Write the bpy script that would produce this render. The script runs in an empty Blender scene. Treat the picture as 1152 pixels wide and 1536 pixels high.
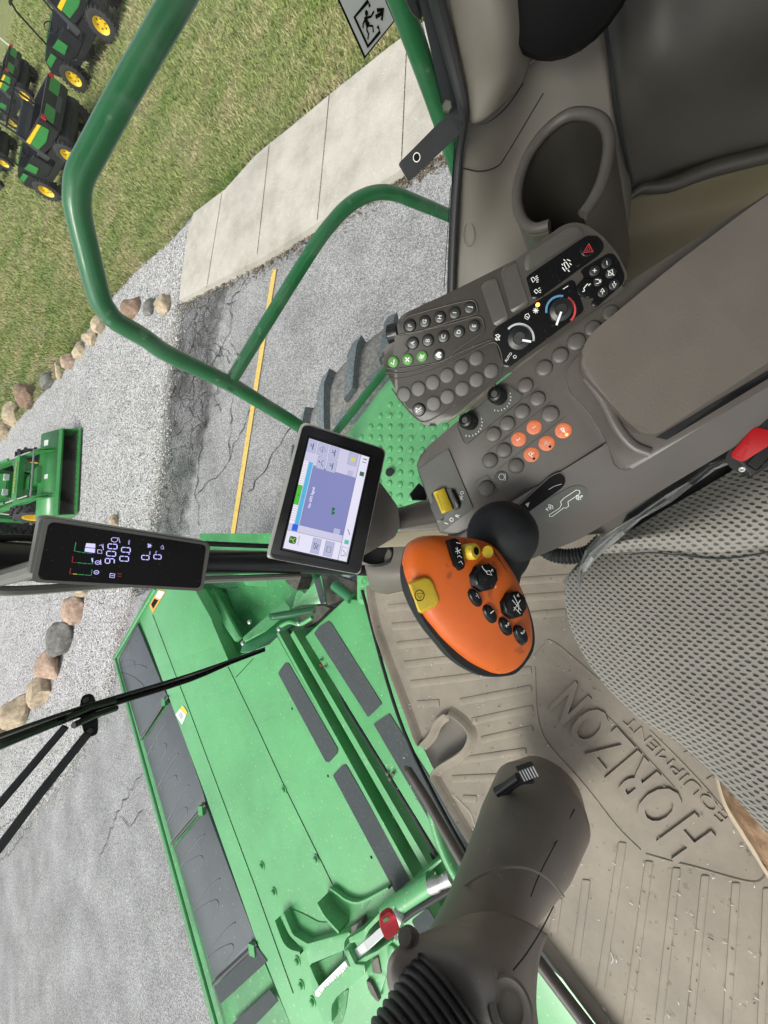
EXPO=.55
import bpy, bmesh, math, random
import numpy as np
from mathutils import Vector as V, Matrix, noise
random.seed(7); RNG=np.random.default_rng(7)
S=bpy.context.scene; COL=S.collection
# ------------------------------------------------------------ camera
F=577.0; CAM=V((0,0,3.2))
lat=V((-656,-688,577)).normalized(); nad=V((395,70,577)); nad=(nad-lat*nad.dot(lat)).normalized()
fwd=lat.cross(nad)
def cw(c): c=V(c); return V((c.dot(lat),c.dot(fwd),-c.dot(nad)))     # camera axes (x right, y down, z ahead) -> world
def ray(x,y): return cw((x-576,y-768,F))
def D(x,y,d): return CAM+ray(x,y)*(d/F)
def Z(x,y,z): r=ray(x,y); return CAM+r*((z-CAM.z)/r.z)
class Pl:
    def __init__(s,o,n): s.o=V(o); s.n=V(n).normalized()
    def hit(s,x,y):
        r=ray(x,y); return CAM+r*((s.o-CAM).dot(s.n)/r.dot(s.n))
    def off(s,d): return Pl(s.o+s.n*d,s.n)
    def pts(s,l): return [s.hit(*p) for p in l]
    def m(s,x,y,k): return (s.hit(x+.5,y)-s.hit(x-.5,y)).length*k*.5+(s.hit(x,y+.5)-s.hit(x,y-.5)).length*k*.5
cd=bpy.data.cameras.new('camera'); cam=bpy.data.objects.new('camera',cd); COL.objects.link(cam)
R=Matrix((cw((1,0,0)),cw((0,-1,0)),cw((0,0,-1)))).transposed()
cam.matrix_world=Matrix.Translation(CAM)@R.to_4x4()
cd.sensor_fit='VERTICAL'; cd.sensor_height=36; cd.sensor_width=27; cd.lens=F/1536*36; cd.clip_start=.02; cd.clip_end=3000
S.camera=cam
# ------------------------------------------------------------ materials
M={}
def mat(name,col,rough=.5,metal=0,bump=None,var=None,emis=None,spec=.5,coat=0,dust=None,alpha=None):
    m=bpy.data.materials.new(name); m.use_nodes=True; M[name]=m
    nt=m.node_tree; N=nt.nodes; L=nt.links; b=N['Principled BSDF']
    b.inputs['Base Color'].default_value=(*col,1); b.inputs['Roughness'].default_value=rough
    b.inputs['Metallic'].default_value=metal; b.inputs['Specular IOR Level'].default_value=spec
    b.inputs['Coat Weight'].default_value=coat
    tc=N.new('ShaderNodeTexCoord')
    last=None
    if var:
        sc,am=var[:2]; n=N.new('ShaderNodeTexNoise'); n.inputs['Scale'].default_value=sc; n.inputs['Detail'].default_value=6; n.inputs['Roughness'].default_value=.65
        L.new(tc.outputs['Object'],n.inputs['Vector'])
        r=N.new('ShaderNodeValToRGB'); r.color_ramp.elements[0].position=.3; r.color_ramp.elements[1].position=.7
        c2=var[2] if len(var)>2 else None
        if c2: r.color_ramp.elements[0].color=(*col,1); r.color_ramp.elements[1].color=(*c2,1)
        else:
            r.color_ramp.elements[0].color=(*[c*(1-am) for c in col],1); r.color_ramp.elements[1].color=(*[min(1,c*(1+am)) for c in col],1)
        L.new(n.outputs['Fac'],r.inputs['Fac']); last=r.outputs['Color']
        mr=N.new('ShaderNodeMapRange'); mr.inputs['To Min'].default_value=max(.02,rough-.1); mr.inputs['To Max'].default_value=min(1,rough+.14)
        L.new(n.outputs['Fac'],mr.inputs['Value']); L.new(mr.outputs['Result'],b.inputs['Roughness'])
    if dust:  # (colour, scale, threshold, amount): small specks of dirt
        dc,ds,th,am=dust
        n=N.new('ShaderNodeTexNoise'); n.inputs['Scale'].default_value=ds; n.inputs['Detail'].default_value=3
        L.new(tc.outputs['Object'],n.inputs['Vector'])
        mr=N.new('ShaderNodeMapRange'); mr.inputs['From Min'].default_value=th; mr.inputs['From Max'].default_value=th+.05; mr.inputs['To Max'].default_value=am
        L.new(n.outputs['Fac'],mr.inputs['Value'])
        mx=N.new('ShaderNodeMix'); mx.data_type='RGBA'; L.new(mr.outputs['Result'],mx.inputs['Factor'])
        if last: L.new(last,mx.inputs['A'])
        else: mx.inputs['A'].default_value=(*col,1)
        mx.inputs['B'].default_value=(*dc,1); last=mx.outputs['Result']
    if last: L.new(last,b.inputs['Base Color'])
    if bump:
        n=N.new('ShaderNodeTexNoise'); n.inputs['Scale'].default_value=bump[0]; n.inputs['Detail'].default_value=4
        L.new(tc.outputs['Object'],n.inputs['Vector'])
        bp=N.new('ShaderNodeBump'); bp.inputs['Strength'].default_value=bump[1]; bp.inputs['Distance'].default_value=bump[2] if len(bump)>2 else .001
        L.new(n.outputs['Fac'],bp.inputs['Height']); L.new(bp.outputs['Normal'],b.inputs['Normal'])
    if emis: b.inputs['Emission Color'].default_value=(*emis[0],1); b.inputs['Emission Strength'].default_value=emis[1]
    return m
taupe=(.082,.072,.063)
mat('taupe_plastic',taupe,.42,bump=(900,.35,.0006),var=(9,.12),dust=((.3,.26,.2),60,.7,.35))
mat('column_plastic',(.20,.175,.152),.4,bump=(900,.35,.0006),var=(9,.12),dust=((.35,.3,.25),70,.68,.4))
mat('taupe_smooth',(.092,.081,.073),.36,bump=(1500,.2,.0004),var=(14,.08))
mat('panel_plastic',(.048,.041,.036),.34,bump=(1600,.2,.0003),var=(20,.1),dust=((.3,.26,.2),150,.7,.3))
mat('button_plastic',(.034,.029,.026),.4,bump=(1800,.2,.0003))
mat('console_button',(.105,.094,.086),.42,bump=(1800,.2,.0003))
mat('armrest_vinyl',(.12,.104,.09),.36,bump=(420,.3,.0006),var=(12,.08))
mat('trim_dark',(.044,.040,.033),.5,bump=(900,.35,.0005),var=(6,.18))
mat('pillar_taupe',(.2,.18,.15),.5,bump=(900,.35,.0005),var=(6,.1))
mat('trim_taupe',(.16,.145,.122),.5,bump=(900,.35,.0005),var=(6,.1))
mat('tray_olive',(.115,.096,.055),.6,bump=(700,.4,.0006),var=(5,.12))
mat('tray_front',(.33,.29,.2),.6,bump=(700,.3,.0005))
mat('black_plastic',(.012,.012,.013),.32,bump=(1200,.2,.0003),var=(20,.3))
mat('black_gloss',(.006,.006,.007),.2,spec=.22,dust=((.2,.18,.15),260,.68,.25))
mat('black_rubber',(.016,.017,.019),.55,spec=.3,bump=(700,.3,.0005),var=(25,.35))
mat('plate_grey',(.075,.078,.068),.4,bump=(1500,.2,.0003),var=(40,.12))
mat('orange_grip',(.62,.115,.010),.36,bump=(1400,.3,.0004),var=(14,.1),dust=((.06,.03,.02),38,.63,.45))
mat('orange_button',(.66,.17,.07),.45,var=(120,.15),dust=((.2,.06,.03),300,.66,.4))
mat('yellow_plastic',(.62,.44,.03),.33,bump=(1200,.2,.0003),var=(40,.12),dust=((.1,.07,.02),120,.64,.5))
mat('white_print',(.8,.8,.78),.5)
mat('black_print',(.006,.006,.006),.6,spec=.1)
mat('green_button',(.06,.22,.035),.45)
mat('red_print',(.5,.03,.03),.45); mat('blue_print',(.05,.22,.38),.45); mat('grey_print',(.45,.47,.48),.4)
mat('lamp_orange',(.9,.2,.02),.4,emis=((1,.25,.03),6))
mat('lamp_red',(.9,.1,.02),.4,emis=((1,.2,.05),1.5))
mat('red_key',(.5,.01,.02),.4,bump=(1200,.25,.0003),var=(80,.2))
mat('red_buckle',(.33,.006,.01),.5,spec=.2)
mat('metal',(.45,.45,.43),.42,metal=1,var=(40,.25)); mat('brass',(.6,.5,.3),.3,metal=1)
mat('mat_rubber',(.26,.225,.175),.62,bump=(500,.4,.0008),var=(7,.24),dust=((.1,.07,.04),55,.66,.5))
mat('mat_letter',(.245,.21,.165),.6,bump=(500,.4,.0008),var=(9,.15))
mat('leather',(.13,.07,.035),.55,bump=(60,.9,.006),var=(22,.3,(.36,.23,.13))); mat('sole',(.5,.42,.3),.8)
green=(.09,.35,.125)
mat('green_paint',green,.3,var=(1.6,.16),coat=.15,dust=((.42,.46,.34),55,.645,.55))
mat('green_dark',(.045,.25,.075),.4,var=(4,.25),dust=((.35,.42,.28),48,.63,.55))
mat('green_light',(.14,.46,.19),.35,var=(5,.14,),dust=((.05,.25,.1),18,.62,.5))
mat('green_rail',(.02,.16,.055),.33,var=(5,.16),coat=.4,dust=((.2,.35,.22),30,.68,.4))
mat('green_vehicle',(.035,.23,.055),.35,coat=.3,var=(3,.12))
mat('yellow_paint',(.8,.55,.02),.4,var=(6,.1))
mat('grip_strip',(.055,.066,.07),.85,bump=(900,1,.002),var=(60,.2),dust=((.25,.25,.22),120,.66,.5))
mat('poly_grey',(.078,.09,.098),.42,var=(4,.14),dust=((.35,.38,.36),46,.67,.5))
mat('steel_dirty',(.1,.1,.08),.6,metal=.4,var=(20,.5))
mat('rust',(.25,.1,.05),.8,var=(60,.4))
mat('tyre',(.03,.03,.03),.8,bump=(120,.5,.004),var=(12,.35))
mat('tyre_dusty',(.2,.195,.185),.85,bump=(90,.6,.004),var=(18,.3),dust=((.35,.34,.31),60,.5,.6))
mat('lug_face',(.17,.2,.21),.8,bump=(220,1,.004),var=(90,.5))
mat('black_paint',(.014,.016,.018),.35,var=(8,.3)); mat('grey_plastic',(.05,.055,.06),.5)
mat('sticker_white',(.75,.76,.74),.45,var=(30,.06)); mat('sticker_orange',(.8,.35,.05),.45); mat('sticker_grey',(.5,.52,.5),.4)
mat('paper',(.75,.77,.8),.7)
mat('bellows',(.012,.011,.011),.42,var=(30,.3))
mat('housing_grey',(.17,.165,.15),.45,bump=(1500,.2,.0003)); mat('housing_light',(.5,.49,.46),.4)
mat('seal',(.035,.036,.037),.5,bump=(400,.4,.001))
def glass(name,tint,gl):
    m=bpy.data.materials.new(name); m.use_nodes=True; M[name]=m; nt=m.node_tree; N=nt.nodes; L=nt.links
    N.remove(N['Principled BSDF']); t=N.new('ShaderNodeBsdfTransparent'); t.inputs[0].default_value=(*tint,1)
    g=N.new('ShaderNodeBsdfGlossy'); g.inputs['Roughness'].default_value=.03; gl_=gl; lw_=N.new('ShaderNodeLayerWeight'); pw_=N.new('ShaderNodeMath'); pw_.operation='POWER'; L.new(lw_.outputs['Facing'],pw_.inputs[0]); pw_.inputs[1].default_value=5; fr=N.new('ShaderNodeMath'); fr.operation='MULTIPLY_ADD'; L.new(pw_.outputs[0],fr.inputs[0]); fr.inputs[1].default_value=.6; fr.inputs[2].default_value=.03*gl
    mx=N.new('ShaderNodeMixShader'); L.new(fr.outputs[0],mx.inputs[0]); L.new(t.outputs[0],mx.inputs[1]); L.new(g.outputs[0],mx.inputs[2]); L.new(mx.outputs[0],N['Material Output'].inputs[0])
glass('cab_glass',(.96,.98,.96),1)
nt=M['cab_glass'].node_tree; a_=nt.nodes['Material Output'].inputs[0].links[0].from_socket; df=nt.nodes.new('ShaderNodeBsdfDiffuse'); df.inputs[0].default_value=(.7,.68,.63,1); tc=nt.nodes.new('ShaderNodeTexCoord'); nz=nt.nodes.new('ShaderNodeTexNoise'); nz.inputs['Scale'].default_value=7; nz.inputs['Detail'].default_value=8; nz.inputs['Roughness'].default_value=.75; nz.inputs['Distortion'].default_value=1.5; nt.links.new(tc.outputs['Object'],nz.inputs[0]); mr=nt.nodes.new('ShaderNodeMapRange'); mr.inputs['From Min'].default_value=.48; mr.inputs['From Max'].default_value=.75; mr.inputs['To Max'].default_value=.10; nt.links.new(nz.outputs[0],mr.inputs[0]); m2=nt.nodes.new('ShaderNodeMixShader'); nt.links.new(mr.outputs[0],m2.inputs[0]); nt.links.new(a_,m2.inputs[1]); nt.links.new(df.outputs[0],m2.inputs[2]); nt.links.new(m2.outputs[0],nt.nodes['Material Output'].inputs[0])
glass('film',(.85,.85,.85),8)
nt=M['film'].node_tree; a_=nt.nodes['Material Output'].inputs[0].links[0].from_socket; df=nt.nodes.new('ShaderNodeBsdfDiffuse'); df.inputs[0].default_value=(.75,.76,.76,1); m2=nt.nodes.new('ShaderNodeMixShader'); m2.inputs[0].default_value=.28; nt.links.new(a_,m2.inputs[1]); nt.links.new(df.outputs[0],m2.inputs[2]); nt.links.new(m2.outputs[0],nt.nodes['Material Output'].inputs[0])
def emit(name,col,s=1.):
    m=mat(name,(.02,.02,.02),.2); b=m.node_tree.nodes['Principled BSDF']; b.inputs['Emission Color'].default_value=(*col,1); b.inputs['Emission Strength'].default_value=s
emit('scr_lilac',(.55,.53,.7),.75); emit('scr_lilac2',(.66,.64,.78),.8); emit('scr_map',(.2,.215,.46),.75); emit('scr_cyan',(.07,.38,.62),.8); emit('scr_green',(.06,.42,.04),.8)
emit('scr_blue',(.02,.1,.62),.8); emit('scr_white',(.72,.7,.78),.8); emit('scr_key',(.42,.43,.62),.75); emit('scr_line',(.1,.1,.16),.6); emit('scr_dgreen',(.0,.12,.03),.8)
emit('lcd_violet',(.42,.4,.8),1.2); emit('lcd_green',(.02,.25,.1),.8); emit('lcd_red',(.3,.02,.02),.6); emit('lcd_yellow',(.5,.45,.03),.8); emit('scr_teal',(.1,.5,.4),.7); emit('scr_yellow',(.7,.6,.1),.7)
# ------------------------------------------------------------ mesh helpers
LOC={}
def rootloc(o): return LOC.get(o.name,V((0,0,0))) if o else V((0,0,0))
def tag(o,label=None,cat=None,group=None,kind=None):
    if label: o['label']=label
    if cat: o['category']=cat
    if group: o['group']=group
    if kind: o['kind']=kind
    return o
def thing(name,label,cat,loc=(0,0,0),group=None):
    o=bpy.data.objects.new(name,None); COL.objects.link(o); o.location=loc; o.empty_display_size=.05; LOC[o.name]=V(loc)
    return tag(o,label,cat,group)
class MB:
    def __init__(s): s.v=[]; s.f=[]; s.mi=[]; s.cur=0; s.mats=[]
    def use(s,m):
        if m not in s.mats: s.mats.append(m)
        s.cur=s.mats.index(m); return s
    def add(s,vs,fs):
        k=len(s.v); s.v+= [tuple(p) for p in vs]; s.f+=[tuple(i+k for i in f) for f in fs]; s.mi+=[s.cur]*len(fs); return s
    def build(s,name,m=None,parent=None,ang=35,mods=None,loc=None):
        me=bpy.data.meshes.new(name); L=rootloc(parent) if parent else V(loc or (0,0,0))
        me.from_pydata([(a-L.x,b-L.y,c-L.z) for a,b,c in s.v],[],s.f)
        if m and not s.mats: me.materials.append(M[m])
        for q in s.mats: me.materials.append(M[q])
        if s.mats: me.polygons.foreach_set('material_index',s.mi)
        me.polygons.foreach_set('use_smooth',[True]*len(me.polygons)); me.update()
        if ang is not None: me.set_sharp_from_angle(angle=math.radians(ang))
        o=bpy.data.objects.new(name,me); COL.objects.link(o)
        if parent: o.parent=parent; LOC[o.name]=L
        else: o.location=L; LOC[o.name]=L
        return o
    def box(s,c,hx,hy,hz,X=V((1,0,0)),Y=V((0,1,0)),Zz=V((0,0,1))):
        c=V(c); X=V(X).normalized()*hx; Y=V(Y).normalized()*hy; W=V(Zz).normalized()*hz
        vs=[c+X*i+Y*j+W*k for i in(-1,1) for j in(-1,1) for k in(-1,1)]
        return s.add(vs,[(0,1,3,2),(4,6,7,5),(0,4,5,1),(2,3,7,6),(0,2,6,4),(1,5,7,3)])
    def tube(s,pts,rad,seg=12,caps=True,flat=1.,up=None,sm=0):
        pts=[V(p) for p in pts]; r=rad if isinstance(rad,(list,tuple)) else [rad]*len(pts)
        if sm: pts,r=cat1(pts,r,sm)
        n=len(pts); T=[]
        for i in range(n):
            t=(pts[min(i+1,n-1)]-pts[max(i-1,0)]); T.append(t.normalized() if t.length>1e-9 else V((0,0,1)))
        a=V(up) if up else (V((0,0,1)) if abs(T[0].z)<.9 else V((1,0,0)))
        A=(a-T[0]*a.dot(T[0])).normalized(); vs=[];fs=[]
        for i in range(n):
            A=(A-T[i]*A.dot(T[i])).normalized(); B=T[i].cross(A)
            for k in range(seg):
                q=2*math.pi*k/seg; vs.append(pts[i]+A*(math.cos(q)*r[i]*flat)+B*(math.sin(q)*r[i]))
        for i in range(n-1):
            for k in range(seg):
                k2=(k+1)%seg; fs.append((i*seg+k,i*seg+k2,(i+1)*seg+k2,(i+1)*seg+k))
        if caps: fs.append(tuple(range(seg-1,-1,-1))); fs.append(tuple((n-1)*seg+k for k in range(seg)))
        return s.add(vs,fs)
    def lathe(s,c,ax,prof,seg=24,ex=1.,ux=None):   # prof: list of (radius, height along ax)
        c=V(c); ax=V(ax).normalized(); a=V(ux) if ux else (V((1,0,0)) if abs(ax.x)<.8 else V((0,1,0)))
        A=(a-ax*a.dot(ax)).normalized(); B=ax.cross(A); vs=[];fs=[]
        for r,h in prof:
            for k in range(seg):
                q=2*math.pi*k/seg; vs.append(c+ax*h+A*(math.cos(q)*r*ex)+B*(math.sin(q)*r))
        for i in range(len(prof)-1):
            for k in range(seg):
                k2=(k+1)%seg; fs.append((i*seg+k,i*seg+k2,(i+1)*seg+k2,(i+1)*seg+k))
        if prof[0][0]>1e-6: fs.append(tuple(range(seg-1,-1,-1)))
        if prof[-1][0]>1e-6: fs.append(tuple((len(prof)-1)*seg+k for k in range(seg)))
        return s.add(vs,fs)
    def slab(s,poly,n,depth,bev=0,seg=3,both=False,lift=0):
        poly=[V(p) for p in poly]; n=V(n).normalized()
        a=V((0,0,0))
        for i in range(len(poly)): a+=poly[i].cross(poly[(i+1)%len(poly)])
        if a.dot(n)<0: poly=poly[::-1]
        bm=bmesh.new(); top=[bm.verts.new(p+n*lift) for p in poly]; bot=[bm.verts.new(p+n*(lift-depth)) for p in poly]
        bm.faces.new(top); bm.faces.new(bot[::-1]); k=len(poly)
        for i in range(k): bm.faces.new((top[i],bot[i],bot[(i+1)%k],top[(i+1)%k]))
        bm.edges.ensure_lookup_table()
        if bev:
            ts=set(top); es=[e for e in bm.edges if e.verts[0] in ts and e.verts[1] in ts]
            if both: bs=set(bot); es+=[e for e in bm.edges if e.verts[0] in bs and e.verts[1] in bs]
            bmesh.ops.bevel(bm,geom=es,offset=bev,segments=seg,affect='EDGES',profile=.5,clamp_overlap=True)
        ng=[f for f in bm.faces if len(f.verts)>4]; bmesh.ops.triangulate(bm,faces=ng)
        bm.verts.index_update(); s.add([v.co.copy() for v in bm.verts],[[v.index for v in f.verts] for f in bm.faces]); bm.free(); return s
    def ribbon(s,pts,w,n,th=.0003,closed=False):
        pts=[V(p) for p in pts]; n=V(n).normalized(); k=len(pts); L=[];Rr=[]
        for i in range(k):
            if closed: t=pts[(i+1)%k]-pts[i-1]
            else: t=pts[min(i+1,k-1)]-pts[max(i-1,0)]
            sd=n.cross(t).normalized(); c=1.
            L.append(pts[i]+sd*w/2+n*th); Rr.append(pts[i]-sd*w/2+n*th)
        fs=[(i,(i+1)%k,k+(i+1)%k,k+i) for i in range(k if closed else k-1)]
        return s.add(L+Rr,[tuple(reversed(f)) for f in fs])
    def face(s,pts,n=None,th=0):
        pts=[V(p) for p in pts]
        if n is not None:
            n=V(n).normalized(); a=V((0,0,0))
            for i in range(len(pts)): a+=pts[i].cross(pts[(i+1)%len(pts)])
            if a.dot(n)<0: pts=pts[::-1]
            pts=[p+n*th for p in pts]
        bm=bmesh.new(); bm.faces.new([bm.verts.new(p) for p in pts]); bmesh.ops.triangulate(bm,faces=list(bm.faces)); bm.verts.index_update()
        s.add([v.co.copy() for v in bm.verts],[[v.index for v in f.verts] for f in bm.faces]); bm.free(); return s
    def grid(s,rows,nu=4,nv=4,closed=False,solid=0):
        G=[cat1(r,None,nu)[0] for r in rows]; cols=list(zip(*G)); G2=[cat1(list(c),None,nv)[0] for c in cols]
        m=len(G2[0]); n=len(G2); vs=[G2[j][i] for i in range(m) for j in range(n)]
        fs=[(i*n+j,i*n+j+1,(i+1)*n+j+1,(i+1)*n+j) for i in range(m-1) for j in range(n-1)]
        return s.add(vs,fs)
def cat1(p,r,k,closed=False):
    p=[V(q) for q in p]; n=len(p); P=[];Rr=[]
    if n<3 and not closed:
        for i in range(n-1):
            for j in range(k): t=j/k; P.append(p[i].lerp(p[i+1],t)); Rr.append(r[i]*(1-t)+r[i+1]*t if r else 0)
        P.append(p[-1]); Rr.append(r[-1] if r else 0); return P,Rr
    rng=n if closed else n-1
    for i in range(rng):
        if closed: a,b,c,d=p[i-1],p[i],p[(i+1)%n],p[(i+2)%n]
        else:
            b,c=p[i],p[i+1]; a=p[i-1] if i>0 else b*2-c; d=p[i+2] if i+2<n else c*2-b
        for j in range(k):
            t=j/k; P.append(.5*((2*b)+(c-a)*t+(2*a-5*b+4*c-d)*t*t+(3*b-a-3*c+d)*t**3))
            if r: Rr.append(r[i]*(1-t)+r[(i+1)%n]*t)
            else: Rr.append(0)
    if not closed: P.append(p[-1]); Rr.append(r[-1] if r else 0)
    return P,Rr
def smooth(p,k=5): return cat1(p,None,k,True)[0]
def rnd(poly,r,seg=5):
    poly=[V(p) for p in poly]; out=[]; n=len(poly)
    for i in range(n):
        a,b,c=poly[i-1],poly[i],poly[(i+1)%n]; u=a-b; w=c-b; rr=min(r,u.length*.48,w.length*.48)
        A=b+u.normalized()*rr; C=b+w.normalized()*rr
        for k in range(seg+1):
            t=k/seg; out.append(A*(1-t)**2+b*2*t*(1-t)+C*t*t)
    return out
def circ(pl,x,y,r,k=20,a0=0,a1=360,ry=None):     # circle in plane, r in px
    c=pl.hit(x,y); rm=pl.m(x,y,r); u=(pl.hit(x,y-1)-c).normalized(); w=pl.n.cross(u)
    full=abs(a1-a0)>=360
    return [c+u*(rm*math.cos(math.radians(a0+(a1-a0)*i/(k if full else k-1))))+w*(rm*math.sin(math.radians(a0+(a1-a0)*i/(k if full else k-1)))) for i in range(k)]
FC={}
def tgeo(t,off=0):
    if (t,off) in FC: return FC[(t,off)]
    def one(q,off=off):
        c=bpy.data.curves.new('t','FONT'); c.body=q; c.offset=off; c.space_character=1.0+off*5; c.resolution_u=3; o=bpy.data.objects.new('t',c); COL.objects.link(o)
        dg=bpy.context.evaluated_depsgraph_get(); me=bpy.data.meshes.new_from_object(o.evaluated_get(dg))
        vs=[(v.co.x,v.co.y) for v in me.vertices]; fs=[tuple(p.vertices) for p in me.polygons]
        bpy.data.objects.remove(o); bpy.data.curves.remove(c); bpy.data.meshes.remove(me); return vs,fs
    if 'cap' not in FC: v,_=one('H'); FC['cap']=max(y for x,y in v)-min(y for x,y in v)
    vs,fs=one(t); k=FC['cap']; x0=min(x for x,y in vs); x1=max(x for x,y in vs)
    vs=[((x-(x0+x1)/2)/k,y/k-.5) for x,y in vs]; FC[(t,off)]=(vs,fs,(x1-x0)/k); return FC[(t,off)]
def text(mb,pl,s,x,y,cap,d=(0,-1),th=.0004,wide=1.,bold=0):
    vs,fs,w=tgeo(s); c=pl.hit(x,y); u=(pl.hit(x+d[0],y+d[1])-c).normalized(); v=pl.n.cross(u); h=pl.m(x,y,cap)
    if bold:
        for dx,dy in((-bold,0),(bold,0),(0,-bold),(0,bold)): mb.add([c+pl.n*th*(1+dx*.1)+u*(a+dx)*h*wide+v*(b+dy)*h for a,b in vs],fs)
    mb.add([c+pl.n*th+u*a*h*wide+v*b*h for a,b in vs],fs)
def textm(mb,O,u,v,s,cap,th=.001,width=None):   # metric: centred at O
    vs,fs,w=tgeo(s); u=V(u).normalized(); v=V(v).normalized(); n=u.cross(v); k=(width/w) if width else cap
    mb.add([V(O)+n*th+u*a*k+v*b*cap for a,b in vs],fs)
def line(mb,pl,pts,w,th=.0004,closed=False): # w in px
    P=pl.pts(pts); mb.ribbon(P,pl.m(*pts[0],w),pl.n,th,closed)
def q4(*l): return [(540+x/2.743,320+y/2.743) for x,y in l]
def q5(*l): return [(620+x/3.6,540+y/3.6) for x,y in l]
def qh(*l): return [(590+x/4.431,760+y/4.431) for x,y in l]
def q7(*l): return [(390+x/5.76,620+y/5.76) for x,y in l]
def q8(*l): return [(30+x/3.84,760+y/3.84) for x,y in l]
def qz(ox,oy,k,*l): return [(ox+x/k,oy+y/k) for x,y in l]
# ------------------------------------------------------------ world light
w=bpy.data.worlds.new('World'); S.world=w; w.use_nodes=True; nt=w.node_tree; bg=nt.nodes['Background']
sk=nt.nodes.new('ShaderNodeTexSky'); sk.sky_type='NISHITA'; sk.sun_disc=False
SE,SR=52,-35
sk.sun_elevation=math.radians(SE); sk.sun_rotation=math.radians(SR); sk.air_density=1.; sk.dust_density=4
hs=nt.nodes.new('ShaderNodeHueSaturation'); hs.inputs['Saturation'].default_value=.3
nt.links.new(sk.outputs[0],hs.inputs['Color']); nt.links.new(hs.outputs[0],bg.inputs[0]); bg.inputs[1].default_value=.15
sd=bpy.data.lights.new('sun','SUN'); sd.energy=1.35; sd.angle=math.radians(22); sd.color=(1,.96,.9); so=bpy.data.objects.new('sun',sd); COL.objects.link(so)
az=math.radians(SR); el=math.radians(SE)
sv=V((math.sin(az)*math.cos(el),math.cos(az)*math.cos(el),math.sin(el)))
so.rotation_euler=sv.to_track_quat('Z','Y').to_euler(); so.location=(0,0,20)
S.view_settings.view_transform='Standard'; S.view_settings.look='None'; S.view_settings.exposure=EXPO; S.view_settings.gamma=1
# ------------------------------------------------------------ ground materials
def nodes(name,rough=.9):
    m=bpy.data.materials.new(name); m.use_nodes=True; M[name]=m; nt=m.node_tree; b=nt.nodes['Principled BSDF']; b.inputs['Roughness'].default_value=rough; b.inputs['Specular IOR Level'].default_value=.2
    tc=nt.nodes.new('ShaderNodeTexCoord')
    def nd(t,**k):
        n=nt.nodes.new(t)
        for a,v in k.items():
            if a.startswith('i_'):
                n.inputs[a[2:].replace('_',' ')].default_value=v
            else: setattr(n,a,v)
        return n
    return m,nt,b,tc,nd,nt.links
def ramp(nd,L,src,stops):
    r=nd('ShaderNodeValToRGB'); e=r.color_ramp.elements
    while len(e)<len(stops): e.new(.5)
    for k,(p,c) in enumerate(stops): e[k].position=p; e[k].color=(*(c if isinstance(c,tuple) else (c,c,c)),1)
    L.new(src,r.inputs[0]); return r.outputs[0]
def mix(nd,L,f,a,b,mode='MIX'):
    m=nd('ShaderNodeMix',data_type='RGBA',blend_type=mode)
    for k,v in (('Factor',f),('A',a),('B',b)):
        if isinstance(v,(int,float)): m.inputs[k].default_value=v if k=='Factor' else (v,v,v,1)
        elif isinstance(v,tuple): m.inputs[k].default_value=(*v,1)
        else: L.new(v,m.inputs[k])
    return m.outputs['Result']
def stones(name,sc,cols,bump,big=.25,stain=None,crack=False):
    m,nt,b,tc,nd,L=nodes(name)
    vo=nd('ShaderNodeTexVoronoi',i_Scale=sc); L.new(tc.outputs['Object'],vo.inputs['Vector'])
    sx=nd('ShaderNodeSeparateColor'); L.new(vo.outputs['Color'],sx.inputs[0])
    c=ramp(nd,L,sx.outputs[0],cols)
    ed=ramp(nd,L,vo.outputs['Distance'],[(.35,1.),(.85,.45)])
    c=mix(nd,L,.8,c,ed,'MULTIPLY')
    n=nd('ShaderNodeTexNoise',i_Scale=1.3,i_Detail=5.); L.new(tc.outputs['Object'],n.inputs['Vector'])
    c=mix(nd,L,1.,c,ramp(nd,L,n.outputs[0],[(.3,1-big),(.7,1+big*.3)]),'MULTIPLY')
    if crack:
        nn=nd('ShaderNodeTexNoise',i_Scale=2.,i_Detail=4.); L.new(tc.outputs['Object'],nn.inputs['Vector'])
        mv=mix(nd,L,.35,tc.outputs['Object'],nn.outputs['Color'])
        v2=nd('ShaderNodeTexVoronoi',feature='DISTANCE_TO_EDGE',i_Scale=crack); L.new(mv,v2.inputs['Vector'])
        ck=ramp(nd,L,v2.outputs['Distance'],[(.0,.12),(.035,1.)])
        c=mix(nd,L,1.,c,ck,'MULTIPLY')
        c=mix(nd,L,ramp(nd,L,nn.outputs[0],[(.45,0.),(.6,.55)]),c,mix(nd,L,1.,c,(.28,.27,.26),'MULTIPLY'))
    L.new(c,b.inputs['Base Color'])
    bp=nd('ShaderNodeBump',i_Strength=bump,i_Distance=.012); bp.invert=True; L.new(vo.outputs['Distance'],bp.inputs['Height']); L.new(bp.outputs[0],b.inputs['Normal'])
    return m
stones('asphalt',80,[(0,.2),(.3,.30),(.65,.40),(1,.54)],.4,.28)
stones('gravel',36,[(0,.20),(.25,.38),(.6,.50),(1,(.70,.69,.68))],.8,.15)
stones('cracked_asphalt',85,[(0,.05),(.4,.14),(.75,.26),(1,.42)],.5,.3,crack=3.2)
stones('litter',60,[(0,(.05,.04,.03)),(.5,(.17,.13,.09)),(.8,(.3,.25,.17)),(1,(.5,.46,.36))],1.,.3)
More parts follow.
